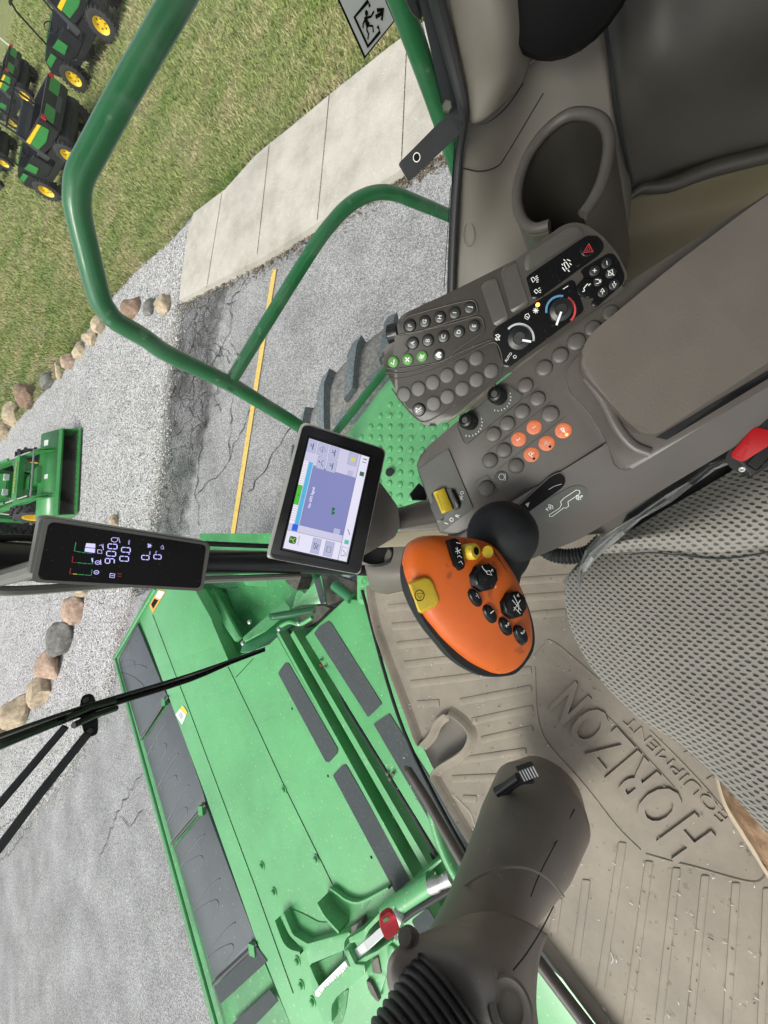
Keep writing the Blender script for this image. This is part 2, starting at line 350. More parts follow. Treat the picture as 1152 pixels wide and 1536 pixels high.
def soil(name,c1,c2,c3,sc=.8,bump=.3):
    m,nt,b,tc,nd,L=nodes(name)
    n=nd('ShaderNodeTexNoise',i_Scale=sc,i_Detail=8.,i_Roughness=.7); L.new(tc.outputs['Object'],n.inputs['Vector'])
    n2=nd('ShaderNodeTexNoise',i_Scale=sc*45,i_Detail=4.); L.new(tc.outputs['Object'],n2.inputs['Vector'])
    c=ramp(nd,L,n.outputs[0],[(.34,c1),(.5,c2),(.68,c3)])
    c=mix(nd,L,1.,c,ramp(nd,L,n2.outputs[0],[(.3,.45),(.7,1.4)]),'MULTIPLY'); L.new(c,b.inputs['Base Color'])
    bp=nd('ShaderNodeBump',i_Strength=bump,i_Distance=.03); L.new(n2.outputs[0],bp.inputs['Height']); L.new(bp.outputs[0],b.inputs['Normal'])
soil('lawn',(.13,.175,.05),(.20,.225,.085),(.32,.28,.16))
soil('blade',(.165,.26,.06),(.31,.345,.13),(.52,.43,.27),.55)
soil('far_ground',(.16,.22,.075),(.2,.25,.1),(.24,.26,.12),.05)
m,nt,b,tc,nd,L=nodes('concrete',.85)
n=nd('ShaderNodeTexNoise',i_Scale=1.6,i_Detail=9.,i_Roughness=.7); L.new(tc.outputs['Object'],n.inputs['Vector'])
n2=nd('ShaderNodeTexNoise',i_Scale=130.,i_Detail=3.); L.new(tc.outputs['Object'],n2.inputs['Vector'])
n3=nd('ShaderNodeTexNoise',i_Scale=7.,i_Detail=2.,i_Distortion=3.); L.new(tc.outputs['Object'],n3.inputs['Vector'])
c=ramp(nd,L,n.outputs[0],[(.3,(.36,.335,.285)),(.55,(.50,.47,.41)),(.75,(.56,.53,.47))])
c=mix(nd,L,1.,c,ramp(nd,L,n2.outputs[0],[(.35,.85),(.65,1.1)]),'MULTIPLY')
c=mix(nd,L,ramp(nd,L,n3.outputs[0],[(.69,0.),(.73,.5)]),c,(.68,.66,.6)); L.new(c,b.inputs['Base Color'])
bp=nd('ShaderNodeBump',i_Strength=.3,i_Distance=.004); L.new(n2.outputs[0],bp.inputs['Height']); L.new(bp.outputs[0],b.inputs['Normal'])
m,nt,b,tc,nd,L=nodes('line_paint',.8)
n=nd('ShaderNodeTexNoise',i_Scale=28.,i_Detail=6.,i_Roughness=.75); L.new(tc.outputs['Object'],n.inputs['Vector'])
L.new(ramp(nd,L,n.outputs[0],[(.36,(.25,.22,.14)),(.44,(.62,.44,.12)),(.7,(.72,.52,.16))]),b.inputs['Base Color'])
def rockmat(name,a,bc):
    m,nt,b,tc,nd,L=nodes(name,.85)
    n=nd('ShaderNodeTexNoise',i_Scale=9.,i_Detail=9.,i_Roughness=.75); L.new(tc.outputs['Object'],n.inputs['Vector'])
    L.new(ramp(nd,L,n.outputs[0],[(.3,tuple(x*.45 for x in a)),(.5,a),(.7,bc)]),b.inputs['Base Color'])
    bp=nd('ShaderNodeBump',i_Strength=.7,i_Distance=.02); L.new(n.outputs[0],bp.inputs['Height']); L.new(bp.outputs[0],b.inputs['Normal'])
rockmat('rock_tan',(.46,.37,.25),(.66,.57,.43)); rockmat('rock_pink',(.42,.30,.22),(.58,.46,.37)); rockmat('rock_grey',(.18,.18,.16),(.3,.3,.27)); rockmat('rock_brown',(.24,.16,.11),(.4,.3,.22))
# ------------------------------------------------------------ ground sheets
def G(x,y,z=0): return Z(x,y,z)
def sheet(name,pts,z,m,jit=0,**k):
    o=MB().face([V((p.x,p.y,z)) for p in pts],(0,0,1)).build(name,m); tag(o,kind='structure',**k); return o
mb=MB(); mb.face([V((x,y,0)) for x,y in((-400,-400),(400,-400),(400,400),(-400,400))],(0,0,1)); tag(mb.build('ground','far_ground'),kind='structure')
aw=[V((x,y,0)) for x,y in((-60,-60),(60,-60),(60,60),(-60,60))]
sheet('road',aw,.004,'asphalt')
lawn_edge=[(760,-60),(625,35),(581,70),(384,230),(337,283),(290,317),(253,360),(217,390),(170,440),(150,467),(117,512),(95,555),(60,590),(30,625),(0,662),(-60,730),(-160,850)]
gb=[(268,452),(262,500),(255,530),(245,640),(240,720),(228,790),(200,890),(175,960),(165,1040),(130,1110),(90,1180),(40,1235),(0,1268),(-80,1330),(-300,1500)]
def jag(pts,k,a):
    out=[]
    for i in range(len(pts)-1):
        p,q=pts[i],pts[i+1]; d=(q-p); s_=V((-d.y,d.x,0)).normalized() if d.length else V((0,0,0))
        m_=max(1,int(d.length/k))
        for j in range(m_): t=p+d*(j/m_); out.append(t+s_*random.uniform(-a,a))
    out.append(pts[-1]); return out
gl=[G(*p) for p in lawn_edge]; gg=[G(*p) for p in gb]
gravel=jag(gg,.12,.05)+[V((-30,60,0)),V((20,60,0)),G(-60,735)]+[G(*p) for p in [(0,665),(30,628),(95,560),(150,470),(217,394),(253,364),(290,330)]]
sheet('gravel_bed',[p for p in gravel],.010,'gravel')
# dark cracked strip along the gravel edge, crumbling out at its edges
Lf=[(262,452),(256,500),(250,530),(240,640),(233,720),(220,790),(196,870),(180,930)]; Rt=[(400,398),(372,430),(366,480),(362,540),(345,620),(322,700),(312,790),(290,880)]
La=cat1([G(*p) for p in Lf],None,6)[0]; Ra=cat1([G(*p) for p in Rt],None,6)[0]; Rt_=[]; vs=[];fs=[];at=[]; NC=8
for i,(p,q) in enumerate(zip(La,Ra)):
    for k in range(NC+1):
        u=k/NC; c_=p.lerp(q,u); vs.append((c_.x,c_.y,.014)); at.append(min(1,3.2*u+.15)*min(1,1.7*(1-u))*(1 if 1<i<len(La)-3 else .15))
for i in range(len(La)-1):
    for k in range(NC): j=i*(NC+1)+k; fs.append((j,j+1,j+NC+2,j+NC+1))
m=M['cracked_asphalt']; nt=m.node_tree; b=nt.nodes['Principled BSDF']; ou=nt.nodes['Material Output']
aa=nt.nodes.new('ShaderNodeAttribute'); aa.attribute_name='cover'; tc=nt.nodes.new('ShaderNodeTexCoord')
n1=nt.nodes.new('ShaderNodeTexNoise'); n1.inputs['Scale'].default_value=3.2; n1.inputs['Detail'].default_value=9; n1.inputs['Roughness'].default_value=.75; nt.links.new(tc.outputs['Object'],n1.inputs['Vector'])
md=nt.nodes.new('ShaderNodeMath'); md.operation='ADD'; nt.links.new(aa.outputs['Fac'],md.inputs[0]); nt.links.new(n1.outputs[0],md.inputs[1])
mr=nt.nodes.new('ShaderNodeMapRange'); mr.inputs['From Min'].default_value=.88; mr.inputs['From Max'].default_value=1.22; nt.links.new(md.outputs[0],mr.inputs['Value'])
tr_=nt.nodes.new('ShaderNodeBsdfTransparent'); mx=nt.nodes.new('ShaderNodeMixShader'); nt.links.new(mr.outputs[0],mx.inputs[0]); nt.links.new(tr_.outputs[0],mx.inputs[1]); nt.links.new(b.outputs[0],mx.inputs[2]); nt.links.new(mx.outputs[0],ou.inputs[0])
mb=MB(); mb.add(vs,fs); o=mb.build('cracked_strip','cracked_asphalt'); at_=o.data.attributes.new('cover','FLOAT','POINT'); at_.data.foreach_set('value',at); tag(o,kind='structure')
# loose stones: over the gravel bed and spilling across its edge
def scatter(n,fn,name,mats,smin,smax):
    pr=np.array([(1,0,0),(-.6,.8,0),(-.5,-.85,0),(.1,.1,.7),(0,0,-.4)]); tri=np.array([(0,1,3),(1,2,3),(2,0,3)])
    P=np.array([fn() for _ in range(n)]); a=RNG.uniform(0,6.28,n); s_=RNG.uniform(smin,smax,n)**1.0
    V_=np.repeat(pr[None,:4],n,0)*(1+RNG.uniform(-.3,.3,(n,4,1))); c,s2=np.cos(a)[:,None],np.sin(a)[:,None]
    X=V_[...,0]*c-V_[...,1]*s2; Y=V_[...,0]*s2+V_[...,1]*c; V_=np.stack([X,Y,V_[...,2]],2)*s_[:,None,None]+P[:,None,:]
    me=bpy.data.meshes.new(name); me.vertices.add(n*4); me.vertices.foreach_set('co',V_.ravel()); me.loops.add(n*9); me.polygons.add(n*3)
    me.loops.foreach_set('vertex_index',(tri[None]+np.arange(n)[:,None,None]*4).ravel()); me.polygons.foreach_set('loop_start',np.arange(n*3)*3)
    for q in mats: me.materials.append(M[q])
    me.polygons.foreach_set('material_index',np.repeat(RNG.integers(0,len(mats),n),3).astype(np.int32)); me.update(); o=bpy.data.objects.new(name,me); COL.objects.link(o); return o
mat('stone_white',(.66,.65,.63),.8); mat('stone_grey',(.30,.30,.29),.8); mat('stone_dark',(.10,.10,.10),.8); mat('stone_tan',(.42,.37,.30),.8)
gedge=[G(*p) for p in gb[:13]]; bed=[G(*p) for p in [(282,345),(217,394),(170,445),(120,520),(60,600),(0,668),(0,1268),(90,1180),(165,1040),(200,890),(240,720),(255,530),(268,452)]]; bx=[p.x for p in bed]; by=[p.y for p in bed]; bpoly=[(p.x,p.y) for p in bed]
def in_(x,y,P):
    r=False; j=len(P)-1
    for i in range(len(P)):
        if (P[i][1]>y)!=(P[j][1]>y) and x<(P[j][0]-P[i][0])*(y-P[i][1])/(P[j][1]-P[i][1])+P[i][0]: r=not r
        j=i
    return r
def f_bed():
    while 1:
        x,y=random.uniform(0,290),random.uniform(345,1270); p=G(x,y)
        if in_(p.x,p.y,bpoly): return (p.x,p.y,.012)
def f_edge():
    t=random.random()*(len(gedge)-1); j=int(t); p=gedge[j].lerp(gedge[j+1],t-j); return (p.x+random.gauss(0,.16),p.y+random.gauss(0,.16),.016)
o=scatter(26000,f_bed,'loose_gravel',['stone_white','stone_white','stone_grey','stone_dark','stone_tan'],.008,.022); tag(o,'pale crushed stone gravel with some darker chips around the tractor','gravel',kind='stuff')
o=scatter(7000,f_edge,'gravel_spill',['stone_white','stone_grey','stone_tan','stone_dark'],.006,.018); tag(o,'loose stones spilling from the gravel onto the asphalt edge','gravel',kind='stuff')
lw=jag(gl[:-2],.1,.04)+[V((25,59,0)),V((200,150,0)),V((200,-90,0)),V((20,-59,0))]
sheet('lawn_ground',lw,.026,'lawn')
# yellow line
a=G(413,405);bb_=G(350,805); d=(bb_-a).normalized(); s_=V((-d.y,d.x,0))*.052
sheet('painted_line',[a+s_,a-s_,bb_+d*4-s_,bb_+d*4+s_],.018,'line_paint')
# cracks
mb=MB()
def crk(pts,w=.012,amp=.05):
    P=jag([G(*p) for p in pts],.09,amp); P=[V((p.x,p.y,.0175)) for p in P]
    for i in range(len(P)-1):
        mb.ribbon([P[i],P[i+1]],w*random.uniform(.4,1.5),(0,0,1),0)
for c in ([(300,790),(295,740),(300,690),(310,640),(300,590),(325,540),(345,500),(350,450),(375,415)],[(295,740),(340,700),(360,650),(390,590)],[(310,640),(270,600),(300,560),(290,500),(320,450)],
          [(0,1290),(20,1275),(45,1240),(60,1210),(80,1180),(110,1130)],[(0,1245),(40,1215),(70,1195),(130,1100)],[(150,1290),(165,1250),(180,1215),(200,1180),(215,1160)],[(180,1225),(200,1240),(215,1215)],
          [(345,690),(348,620),(352,560),(380,500)],[(375,740),(400,700),(440,640)]): crk(c)
for i in range(26):
    x,y=random.uniform(285,350),random.uniform(440,640); crk([(x,y),(x+random.uniform(-25,25),y+random.uniform(-30,30))],.01,.03)
o=mb.build('road_crack','black_rubber'); tag(o,kind='structure')
# sidewalk slab
top=[(800,-110),(650,22),(581,72),(384,232),(337,285),(290,319),(282,345),(268,450)]; bot=[(384,392),(475,335),(597,258),(660,218),(760,150),(1000,0)]
pl=Pl((0,0,.11),(0,0,1)); poly=[pl.hit(*p) for p in top]+[pl.hit(*p) for p in bot]
poly=jag(poly+[poly[0]],.35,.008)[:-1]
o=MB().slab(poly,(0,0,1),.14,.012,2).build('sidewalk','concrete'); tag(o,kind='structure')
mb=MB()
for a,b_ in (((404,217),(386,381)),((494,143),(476,330)),((611,50),(602,250)),((333,290),(310,432)),((700,-40),(706,190))):
    P=[pl.hit(*a),pl.hit(*b_)]; mb.ribbon(P,.012,(0,0,1),.004)
o=mb.build('sidewalk_joint','litter'); tag(o,kind='structure')
# strip of dead leaves along the kerb
mb=MB(); K=[Z(x,y,0) for x,y in ((268,462),(384,405),(475,348),(597,275),(660,232),(760,165))]
for i in range(2600):
    t=random.random()**1*(len(K)-1); j=int(t); p=K[j].lerp(K[j+1],t-j); o_=V((random.gauss(.02,.09),random.gauss(0,.09),random.uniform(.012,.035)))
    a=random.uniform(0,6.28); u=V((math.cos(a),math.sin(a),random.uniform(-.4,.4)))*random.uniform(.008,.035); v=V((-math.sin(a),math.cos(a),random.uniform(-.5,.5)))*.006
    mb.add([p+o_-u-v,p+o_+u-v,p+o_+u+v,p+o_-u+v],[(0,1,2,3)])
o=mb.build('leaf_litter','litter',ang=None); tag(o,'dry brown leaves and straw gathered along the foot of the kerb','leaf litter',kind='stuff')
# grass blades
poly2=[(p.x,p.y) for p in lw]
def inside(X,Y,P):
    r=np.zeros(len(X),bool); j=len(P)-1
    for i in range(len(P)):
        xi,yi=P[i]; xj,yj=P[j]
        c=((yi>Y)!=(yj>Y))&(X<(xj-xi)*(Y-yi)/(yj-yi+1e-12)+xi); r^=c; j=i
    return r
NB=210000
# sample by camera distance: dense near, sparse far
A=RNG.uniform(-.9,1.75,NB*3); Rr=4.2*np.exp(RNG.uniform(0,2.75,NB*3))
X=Rr*np.cos(A); Y=Rr*np.sin(A); k=inside(X,Y,poly2); X=X[k][:NB]; Y=Y[k][:NB]; R_=Rr[k][:NB]
ge=[p for p in gl[:-3]]; ti=RNG.uniform(0,len(ge)-1.001,16000); ji=ti.astype(int); ft=ti-ji; gx=np.array([p.x for p in ge]); gy=np.array([p.y for p in ge])
ex=gx[ji]*(1-ft)+gx[ji+1]*ft+RNG.normal(0,.06,16000); ey=gy[ji]*(1-ft)+gy[ji+1]*ft+RNG.normal(0,.06,16000)
X=np.concatenate([X,ex]); Y=np.concatenate([Y,ey]); R_=np.concatenate([R_,np.hypot(ex,ey)]); n=len(X)
an=RNG.uniform(0,6.28,n); h=RNG.uniform(.03,.075,n)*(1+R_*.03); wd=.004+R_*.0011; ln=RNG.normal(0,.03,(n,2))
vs=np.zeros((n,3,3)); cx,sy=np.cos(an)*wd,np.sin(an)*wd
vs[:,0]=np.stack([X-cx,Y-sy,np.full(n,.026)],1); vs[:,1]=np.stack([X+cx,Y+sy,np.full(n,.026)],1); vs[:,2]=np.stack([X+ln[:,0],Y+ln[:,1],.026+h],1)
me=bpy.data.meshes.new('grass'); me.vertices.add(n*3); me.vertices.foreach_set('co',vs.ravel()); me.loops.add(n*3); me.loops.foreach_set('vertex_index',np.arange(n*3)); me.polygons.add(n)
me.polygons.foreach_set('loop_start',np.arange(n)*3); me.update(); me.materials.append(M['blade']); o=bpy.data.objects.new('grass',me); COL.objects.link(o); tag(o,'short patchy green and straw coloured lawn grass','grass',kind='stuff')
# boulders
BL=[(248,459,17,'rock_tan','layered tan boulder at the corner of the sidewalk'),(227,463,12,'rock_grey','grey boulder next to the corner boulder by the sidewalk'),(201,464,17,'rock_brown','jagged dark brown boulder third from the sidewalk corner'),(190,474,11,'rock_tan','small tan boulder tucked behind the green handrail bend'),
(155,486,15,'rock_tan','rounded tan boulder left of the handrail near the sidewalk'),(141,508,13,'rock_tan','flat pale tan boulder on the lawn edge below the handrail'),(122,526,12,'rock_tan','round yellowish boulder where the lawn edge straightens'),(107,544,13,'rock_pink','pinkish slab boulder between the round yellow one and a tan one'),
(93,556,10,'rock_tan','small tan boulder beside the grey domed boulder'),(76,572,14,'rock_grey','smooth grey domed boulder on the lawn edge'),(49,594,19,'rock_brown','large purplish brown boulder on the lawn edge near the loader bucket'),(24,622,17,'rock_tan','large smooth beige boulder behind the loader bucket'),(12,643,13,'rock_tan','low tan boulder beside the loader arm'),
(174,783,10,'rock_tan','flat tan stone lying alone on the gravel between bucket and pillar'),(128,884,13,'rock_tan','small tan boulder just below the corner display'),(117,914,21,'rock_pink','pink and tan boulder second below the corner display'),(100,957,23,'rock_grey','dark green grey pointed boulder in the lower rock row'),(85,994,23,'rock_pink','round pink granite boulder below the dark pointed one'),
(68,1031,24,'rock_tan','wide tan boulder left of the wiper bracket'),(38,1066,25,'rock_tan','pale angular tan boulder above the wiper blade'),(8,1092,22,'rock_brown','reddish brown boulder at the picture edge by the wiper')]
for i,(x,y,r,mt,lb) in enumerate(BL):
    c=Z(x,y,.02); dist=(c-CAM).length; dep=(c-CAM).dot(cw((0,0,1))); rm=r/F*dep*1.0
    bm=bmesh.new(); bmesh.ops.create_icosphere(bm,subdivisions=4,radius=1)
    sc=V((random.uniform(1.0,1.3),random.uniform(.8,1.1),random.uniform(.6,.85))); off=V((i*7.3,i*3.1,0)); rz=Matrix.Rotation(random.uniform(0,3),3,'Z')
    pn=[V((random.gauss(0,1),random.gauss(0,1),random.gauss(0,.8))).normalized() for _ in range(9)]
    for v in bm.verts:
        p=v.co.copy()
        for q in pn:
            dq=p.dot(q)-.66
            if dq>0: p-=q*dq*.92
        p*=1.12+.20*noise.noise(p*1.3+off)+.05*noise.noise(p*4+off)
        v.co=rz@V((p.x*sc.x,p.y*sc.y,p.z*sc.z))*rm
    me=bpy.data.meshes.new('boulder'); bm.to_mesh(me); bm.free(); me.polygons.foreach_set('use_smooth',[True]*len(me.polygons)); me.set_sharp_from_angle(angle=math.radians(28))
    me.materials.append(M[mt]); o=bpy.data.objects.new('boulder',me); COL.objects.link(o); o.location=(c.x,c.y,rm*.30); tag(o,lb,'boulder','boulders edging the lawn and gravel')
# paper scrap
pl=Pl((0,0,.06),(.1,.1,1)); mb=MB(); mb.slab(pl.pts([(293,237),(300,236),(299,250),(293,254)]),pl.n,.004); o=mb.build('paper_scrap','paper'); tag(o,'small white scrap of paper lying on the lawn','paper scrap')
# ============================================================ CAB
UP=V((0,0,1)); FL=CAM.z-1.15
def facing(x,y,d,k=.8,tilt=(0,0,0)):
    r=ray(x,y).normalized(); return Pl(D(x,y,d),(-r*k+UP*(1-k)+cw(tilt)))
cab=thing('harvester_cab','taupe plastic interior shell of the harvester cab, with floor, corner posts and curved glass','cab',(0,0,FL))
def part(mb,name,m,par,**k): return mb.build(name,m,par,**k)
def gr(rows,name,m,par,th=.004,nu=8,nv=8):
    o=MB().grid([[D(*p) for p in r] for r in rows],nu,nv).build(name,m,par,ang=60)
    sm=o.modifiers.new('Solidify','SOLIDIFY'); sm.thickness=th; sm.offset=0; return o
# floor pan and roof
mb=MB(); fl=[(553,872),(566,935),(592,1010),(630,1112),(668,1190),(716,1272),(812,1412),(910,1545),(1000,1680)]
F_=[Z(x,y,FL-.03) for x,y in fl]; Rr=[V((-1.1,F_[-1].y-.1,FL-.03)),V((-1.1,-1.05,FL-.03)),V((.62,-1.05,FL-.03))]+[Z(x,y,FL-.03) for x,y in ((900,600),(780,690),(700,740),(650,775),(600,835))]
mb.slab(F_+Rr,UP,.05); fp=part(mb,'floor_pan','trim_taupe',cab)
mb=MB(); mb.box((-.25,-.45,4.02),1.05,.78,.05); mb.box((-.25,1.28,4.02),1.05,.06,.05); mb.box((-1.25,.78,4.02),.06,.45,.05); mb.box((.76,.78,4.02),.04,.45,.05); rf=part(mb,'roof','trim_taupe',cab)
mb=MB(); mb.box((-.25,.78,4.03),.96,.45,.004); part(mb,'added_roof_glass','cab_glass',rf)  # added glazed roof opening, sized to let sky light into the cab
mb=MB(); mb.box((-.25,-1.12,2.75),.98,.03,.72); part(mb,'rear_wall','trim_dark',cab)
# A pillar
ap=[D(-260,838,.30),D(0,842,.62),D(150,843,.76),D(300,843,.89),D(450,844,1.01),D(600,852,1.16)]
ap[0]=ap[1]+(ap[1]-ap[2]).normalized()*.7
mb=MB(); mb.tube(ap,[.031,.031,.029,.027,.026,.026],16,flat=1.15,sm=4); pill=part(mb,'front_pillar','black_plastic',cab)
mb=MB(); mb.tube([D(-30,884,.59),D(30,886,.62),D(150,878,.73),D(300,870,.86),D(450,864,1.0)],.008,8,sm=4); part(mb,'pillar_seal','housing_grey',pill)
mb=MB(); mb.tube([D(-30,806,.60),D(100,808,.70),D(300,815,.87),D(420,820,.99)],.006,8,sm=4); part(mb,'pillar_seal','black_rubber',pill)
# door/left posts for completeness
mb=MB(); mb.tube([V((-1.15,.75,FL)),V((-1.2,.95,3.3)),V((-1.2,1.05,4.0))],.035,12,sm=4); part(mb,'front_pillar','black_plastic',cab)
mb=MB(); mb.tube([V((-1.2,-1.0,FL)),V((-1.2,-1.05,4.0))],.04,12); part(mb,'rear_pillar','black_plastic',cab)
mb=MB(); mb.tube([V((.70,-1.05,3.3)),V((.72,-1.05,4.0))],.05,12); part(mb,'rear_pillar','black_plastic',cab)
# windscreen
base=[Z(x,y,FL) for x,y in ((553,872),(592,1010),(630,1112),(716,1272),(812,1412),(905,1540))]; base=[p+V((0,.045,0)) for p in base]; base+=[V((-1.0,base[-1].y-.12,FL))]
tp=[V((p.x*1.02+.02,p.y+.62,4.0)) for p in base]; mid=[a.lerp(b,.5)+V((0,.07,0)) for a,b in zip(base,tp)]
mb=MB(); mb.grid([base,mid,tp],4,6); ws=part(mb,'windscreen','cab_glass',cab,ang=60)
mb=MB(); mb.tube(base,.006,8,sm=4); part(mb,'windscreen_seal','black_rubber',ws)
# side window
WX=.65; pw=Pl((WX,0,0),(-1,0,0))
sw=[pw.hit(*p) for p in ((640,-60),(668,60),(690,150),(690,215),(684,330),(680,440))]
gpoly=[sw[0],sw[1],sw[2],sw[3],sw[4],sw[5],V((WX,-.1,2.1)),V((WX,.5,2.1)),V((WX,.78,3.2)),V((WX,.95,3.95)),V((WX,sw[0].y-.05,3.95))]
mb=MB(); mb.face([p+V((.01,0,0)) for p in gpoly]); sg=part(mb,'side_window','cab_glass',cab)
seal=[D(*p) for p in ((640,-60,.47),(655,0,.51),(676,80,.56),(693,150,.60),(697,185,.62),(690,225,.655),(686,270,.69),(682,330,.74),(679,400,.80),(677,470,.86))]
mb=MB(); mb.tube(seal,[.011,.011,.011,.009,.006,.006,.006,.006,.006,.006],10,sm=4); part(mb,'window_seal','seal',sg)
mb=MB(); mb.tube([p+cw((-.004,0,.012)) for p in seal[3:]],.005,8,sm=4); part(mb,'window_seal','black_rubber',sg)
mb=MB(); pf=pw.off(-.004); mb.face(pf.pts([(622,-30),(646,-30),(690,150),(684,168),(668,172)]),pw.n,.0); fb=part(mb,'printed_border','grey_plastic',sg)
mb=MB()
for i in range(60):
    t=i/59; mb.face(circ(pf,619+t*46,-20+t*186,1.0,8),pw.n,.001)
part(mb,'border_dots','black_print',fb)
mb=MB()
for i in range(90):
    t=i/89; x=688-t*14 if t>.3 else 690-.3*14*t/.3; mb.face(circ(pf,x-8.5,215+t*215,.9,6),pw.n,.001)
part(mb,'border_dots','black_print',sg)
mb=MB(); mb.tube([D(610,-30,.53),D(625,4,.545),D(634,12,.55)],.012,8,sm=3); part(mb,'window_hinge','black_rubber',sg)
# B pillar trim and panels
gr([[(640,-60,.50),(676,40,.545),(693,120,.595),(700,178,.625)],[(690,-60,.475),(715,40,.52),(718,120,.575),(714,184,.615)],[(740,-60,.47),(757,40,.515),(757,110,.565),(742,168,.61)],[(785,-60,.50),(800,30,.545),(795,85,.585),(783,125,.62)]],'pillar_trim','pillar_taupe',cab)
side=gr([[(694,150,.63),(692,240,.675),(684,340,.765),(681,450,.86),(690,560,.97)],[(735,150,.64),(728,250,.69),(722,350,.765),(715,460,.85),(740,560,.95)],[(790,100,.63),(788,200,.69),(778,330,.75),(770,470,.83),(790,560,.93)],[(850,40,.61),(860,160,.67),(862,300,.74),(850,450,.81),(840,590,.9)],[(906,-60,.585),(912,90,.64),(930,230,.71),(946,290,.75),(930,430,.82)]],'side_panel','trim_taupe',cab)
mb=MB(); 
for pts in ([(715,187,.612),(735,181,.604),(760,160,.598),(785,125,.598)],[(694,252,.675),(720,257,.68),(745,250,.68),(760,232,.68),(815,140,.632)]): mb.tube([D(x,y,d-.004) for x,y,d in pts],.0011,5,sm=4)
part(mb,'panel_gap','black_rubber',side)
mb=MB(); P_=facing(704,352,.768,.9); mb.ribbon([P_.hit(704+8*math.cos(a/16*6.283),352+18*math.sin(a/16*6.283)) for a in range(16)],.0012,P_.n,.006,True); part(mb,'screw_cover','trim_dark',side)
rp=gr([[(894,-60,.60),(904,90,.657),(922,225,.728),(936,305,.79)],[(980,-60,.56),(985,90,.615),(992,190,.69),(1000,262,.755)],[(1070,-60,.54),(1075,60,.59),(1080,160,.665),(1085,238,.73)],[(1230,-60,.51),(1230,40,.56),(1230,120,.63),(1230,205,.69)]],'rear_corner_panel','trim_dark',cab)
mb=MB(); mb.tube([D(x,y,d-.006) for x,y,d in ((904,-60,.585),(907,20,.61),(915,90,.638),(926,170,.68),(940,240,.722),(949,275,.75))],.0035,6,sm=4); part(mb,'panel_gap','black_rubber',rp)
tr=gr([[(935,300,.80),(985,286,.79),(1080,262,.76),(1230,215,.72)],[(915,360,.86),(980,340,.84),(1080,310,.81),(1230,260,.77)],[(880,440,.90),(960,410,.87),(1080,370,.84),(1230,320,.8)],[(840,540,.95),(940,480,.93),(1080,440,.9),(1230,400,.86)]],'storage_tray','tray_olive',cab)
mb=MB(); mb.tube([D(*p) for p in ((940,300,.77),(962,283,.76),(985,281,.755),(1010,276,.75),(1060,256,.735),(1120,240,.715),(1230,214,.685))],[.004,.010,.011,.013,.014,.014,.014],12,sm=4); part(mb,'tray_lip','trim_dark',tr)
mb=MB(); mb.lathe(D(850,-42,.50),(D(850,-42,.40)-D(850,-42,.50)),[(.066,-.03),(.076,0),(.070,.02),(.045,.035),(0,.04)],28,ex=1.15); part(mb,'speaker_cover','black_print',cab)
gr([[(720,-60,.80),(1000,-60,.76),(1320,-60,.70)],[(740,200,.90),(1000,200,.86),(1320,160,.80)],[(800,420,1.02),(1000,420,.98),(1320,380,.92)]],'rear_backing','trim_dark',cab,.01)
# cup holder
ch=Pl(D(850,258,.52),UP)
rim=[ch.hit(*p) for p in ((874,322),(888,302),(903,272),(912,235),(913,205),(903,182),(880,171),(850,174),(818,198),(793,232),(779,270),(776,305),(785,332),(802,343),(824,338))]
rimc=cat1(rim,None,4)[0]; cen=ch.hit(845,262)
mb=MB(); mb.tube(rimc,.0075,10)
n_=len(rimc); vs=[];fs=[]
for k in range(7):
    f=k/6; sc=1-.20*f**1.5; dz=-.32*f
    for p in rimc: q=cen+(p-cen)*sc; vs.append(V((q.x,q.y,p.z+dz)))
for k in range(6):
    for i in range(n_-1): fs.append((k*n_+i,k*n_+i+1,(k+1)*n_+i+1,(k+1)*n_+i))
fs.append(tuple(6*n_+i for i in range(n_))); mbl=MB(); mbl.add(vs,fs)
outr=[cen+(p-cen)*1.1 for p in rimc]; vs=[];fs=[]
for k in range(6):
    f=k/5
    for p in outr: q=cen+(p-cen)*(1+.1*f); vs.append(V((q.x,q.y,p.z-.004-.2*f)))
for k in range(5):
    for i in range(n_-1): fs.append((k*n_+i,k*n_+i+1,(k+1)*n_+i+1,(k+1)*n_+i))
mb.add(vs,fs)
vs=[];
for p,q in zip(rimc,outr): vs+=[p,V((q.x,q.y,q.z-.004))]
mb.add(vs,[(2*i,2*i+1,2*i+3,2*i+2) for i in range(n_-1)])
cup=thing('cup_holder','deep open-sided taupe cup holder standing behind the switch panel','cup holder',cen+V((0,0,-.19))); part(mb,'holder_body','taupe_plastic',cup,ang=60); part(mbl,'holder_inner_shade','trim_dark',cup,ang=60)  # inner wall gets a darker colour that carries the shade inside the holder
# lower front corner trim
ft=gr([[(545,838,1.05),(560,818,1.04),(600,800,1.0),(650,790,.95),(700,800,.9)],[(548,850,1.02),(570,842,1.0),(605,838,.97),(650,835,.93),(700,835,.9)],[(552,868,1.03),(575,870,1.0),(605,868,.97),(650,860,.95),(700,860,.93)],[(556,884,1.10),(580,890,1.10),(612,884,1.08),(660,880,1.06),(700,880,1.05)]],'corner_foot','trim_taupe',cab)
mb=MB(); mb.lathe(D(562,832,1.0),cw((0,-.3,-1)),[(.02,-.02),(.03,0),(.034,.012),(.028,.016),(.026,.004),(0,.002)],20,ex=1.6,ux=cw((1,0,0))); part(mb,'foot_recess','black_plastic',ft)
mb=MB(); P_=facing(630,775,.92,.9)
mb.slab(P_.pts([(590,764),(636,750),(700,735),(720,790),(600,799)]),P_.n,.03,.006); part(mb,'front_sill','trim_taupe',cab)
mb=MB(); P2=P_.off(-.012); mb.slab(P2.pts([(556,822),(594,798),(720,782),(740,800),(690,816)]),P_.n,.03,.004); part(mb,'front_sill','tray_front',cab)
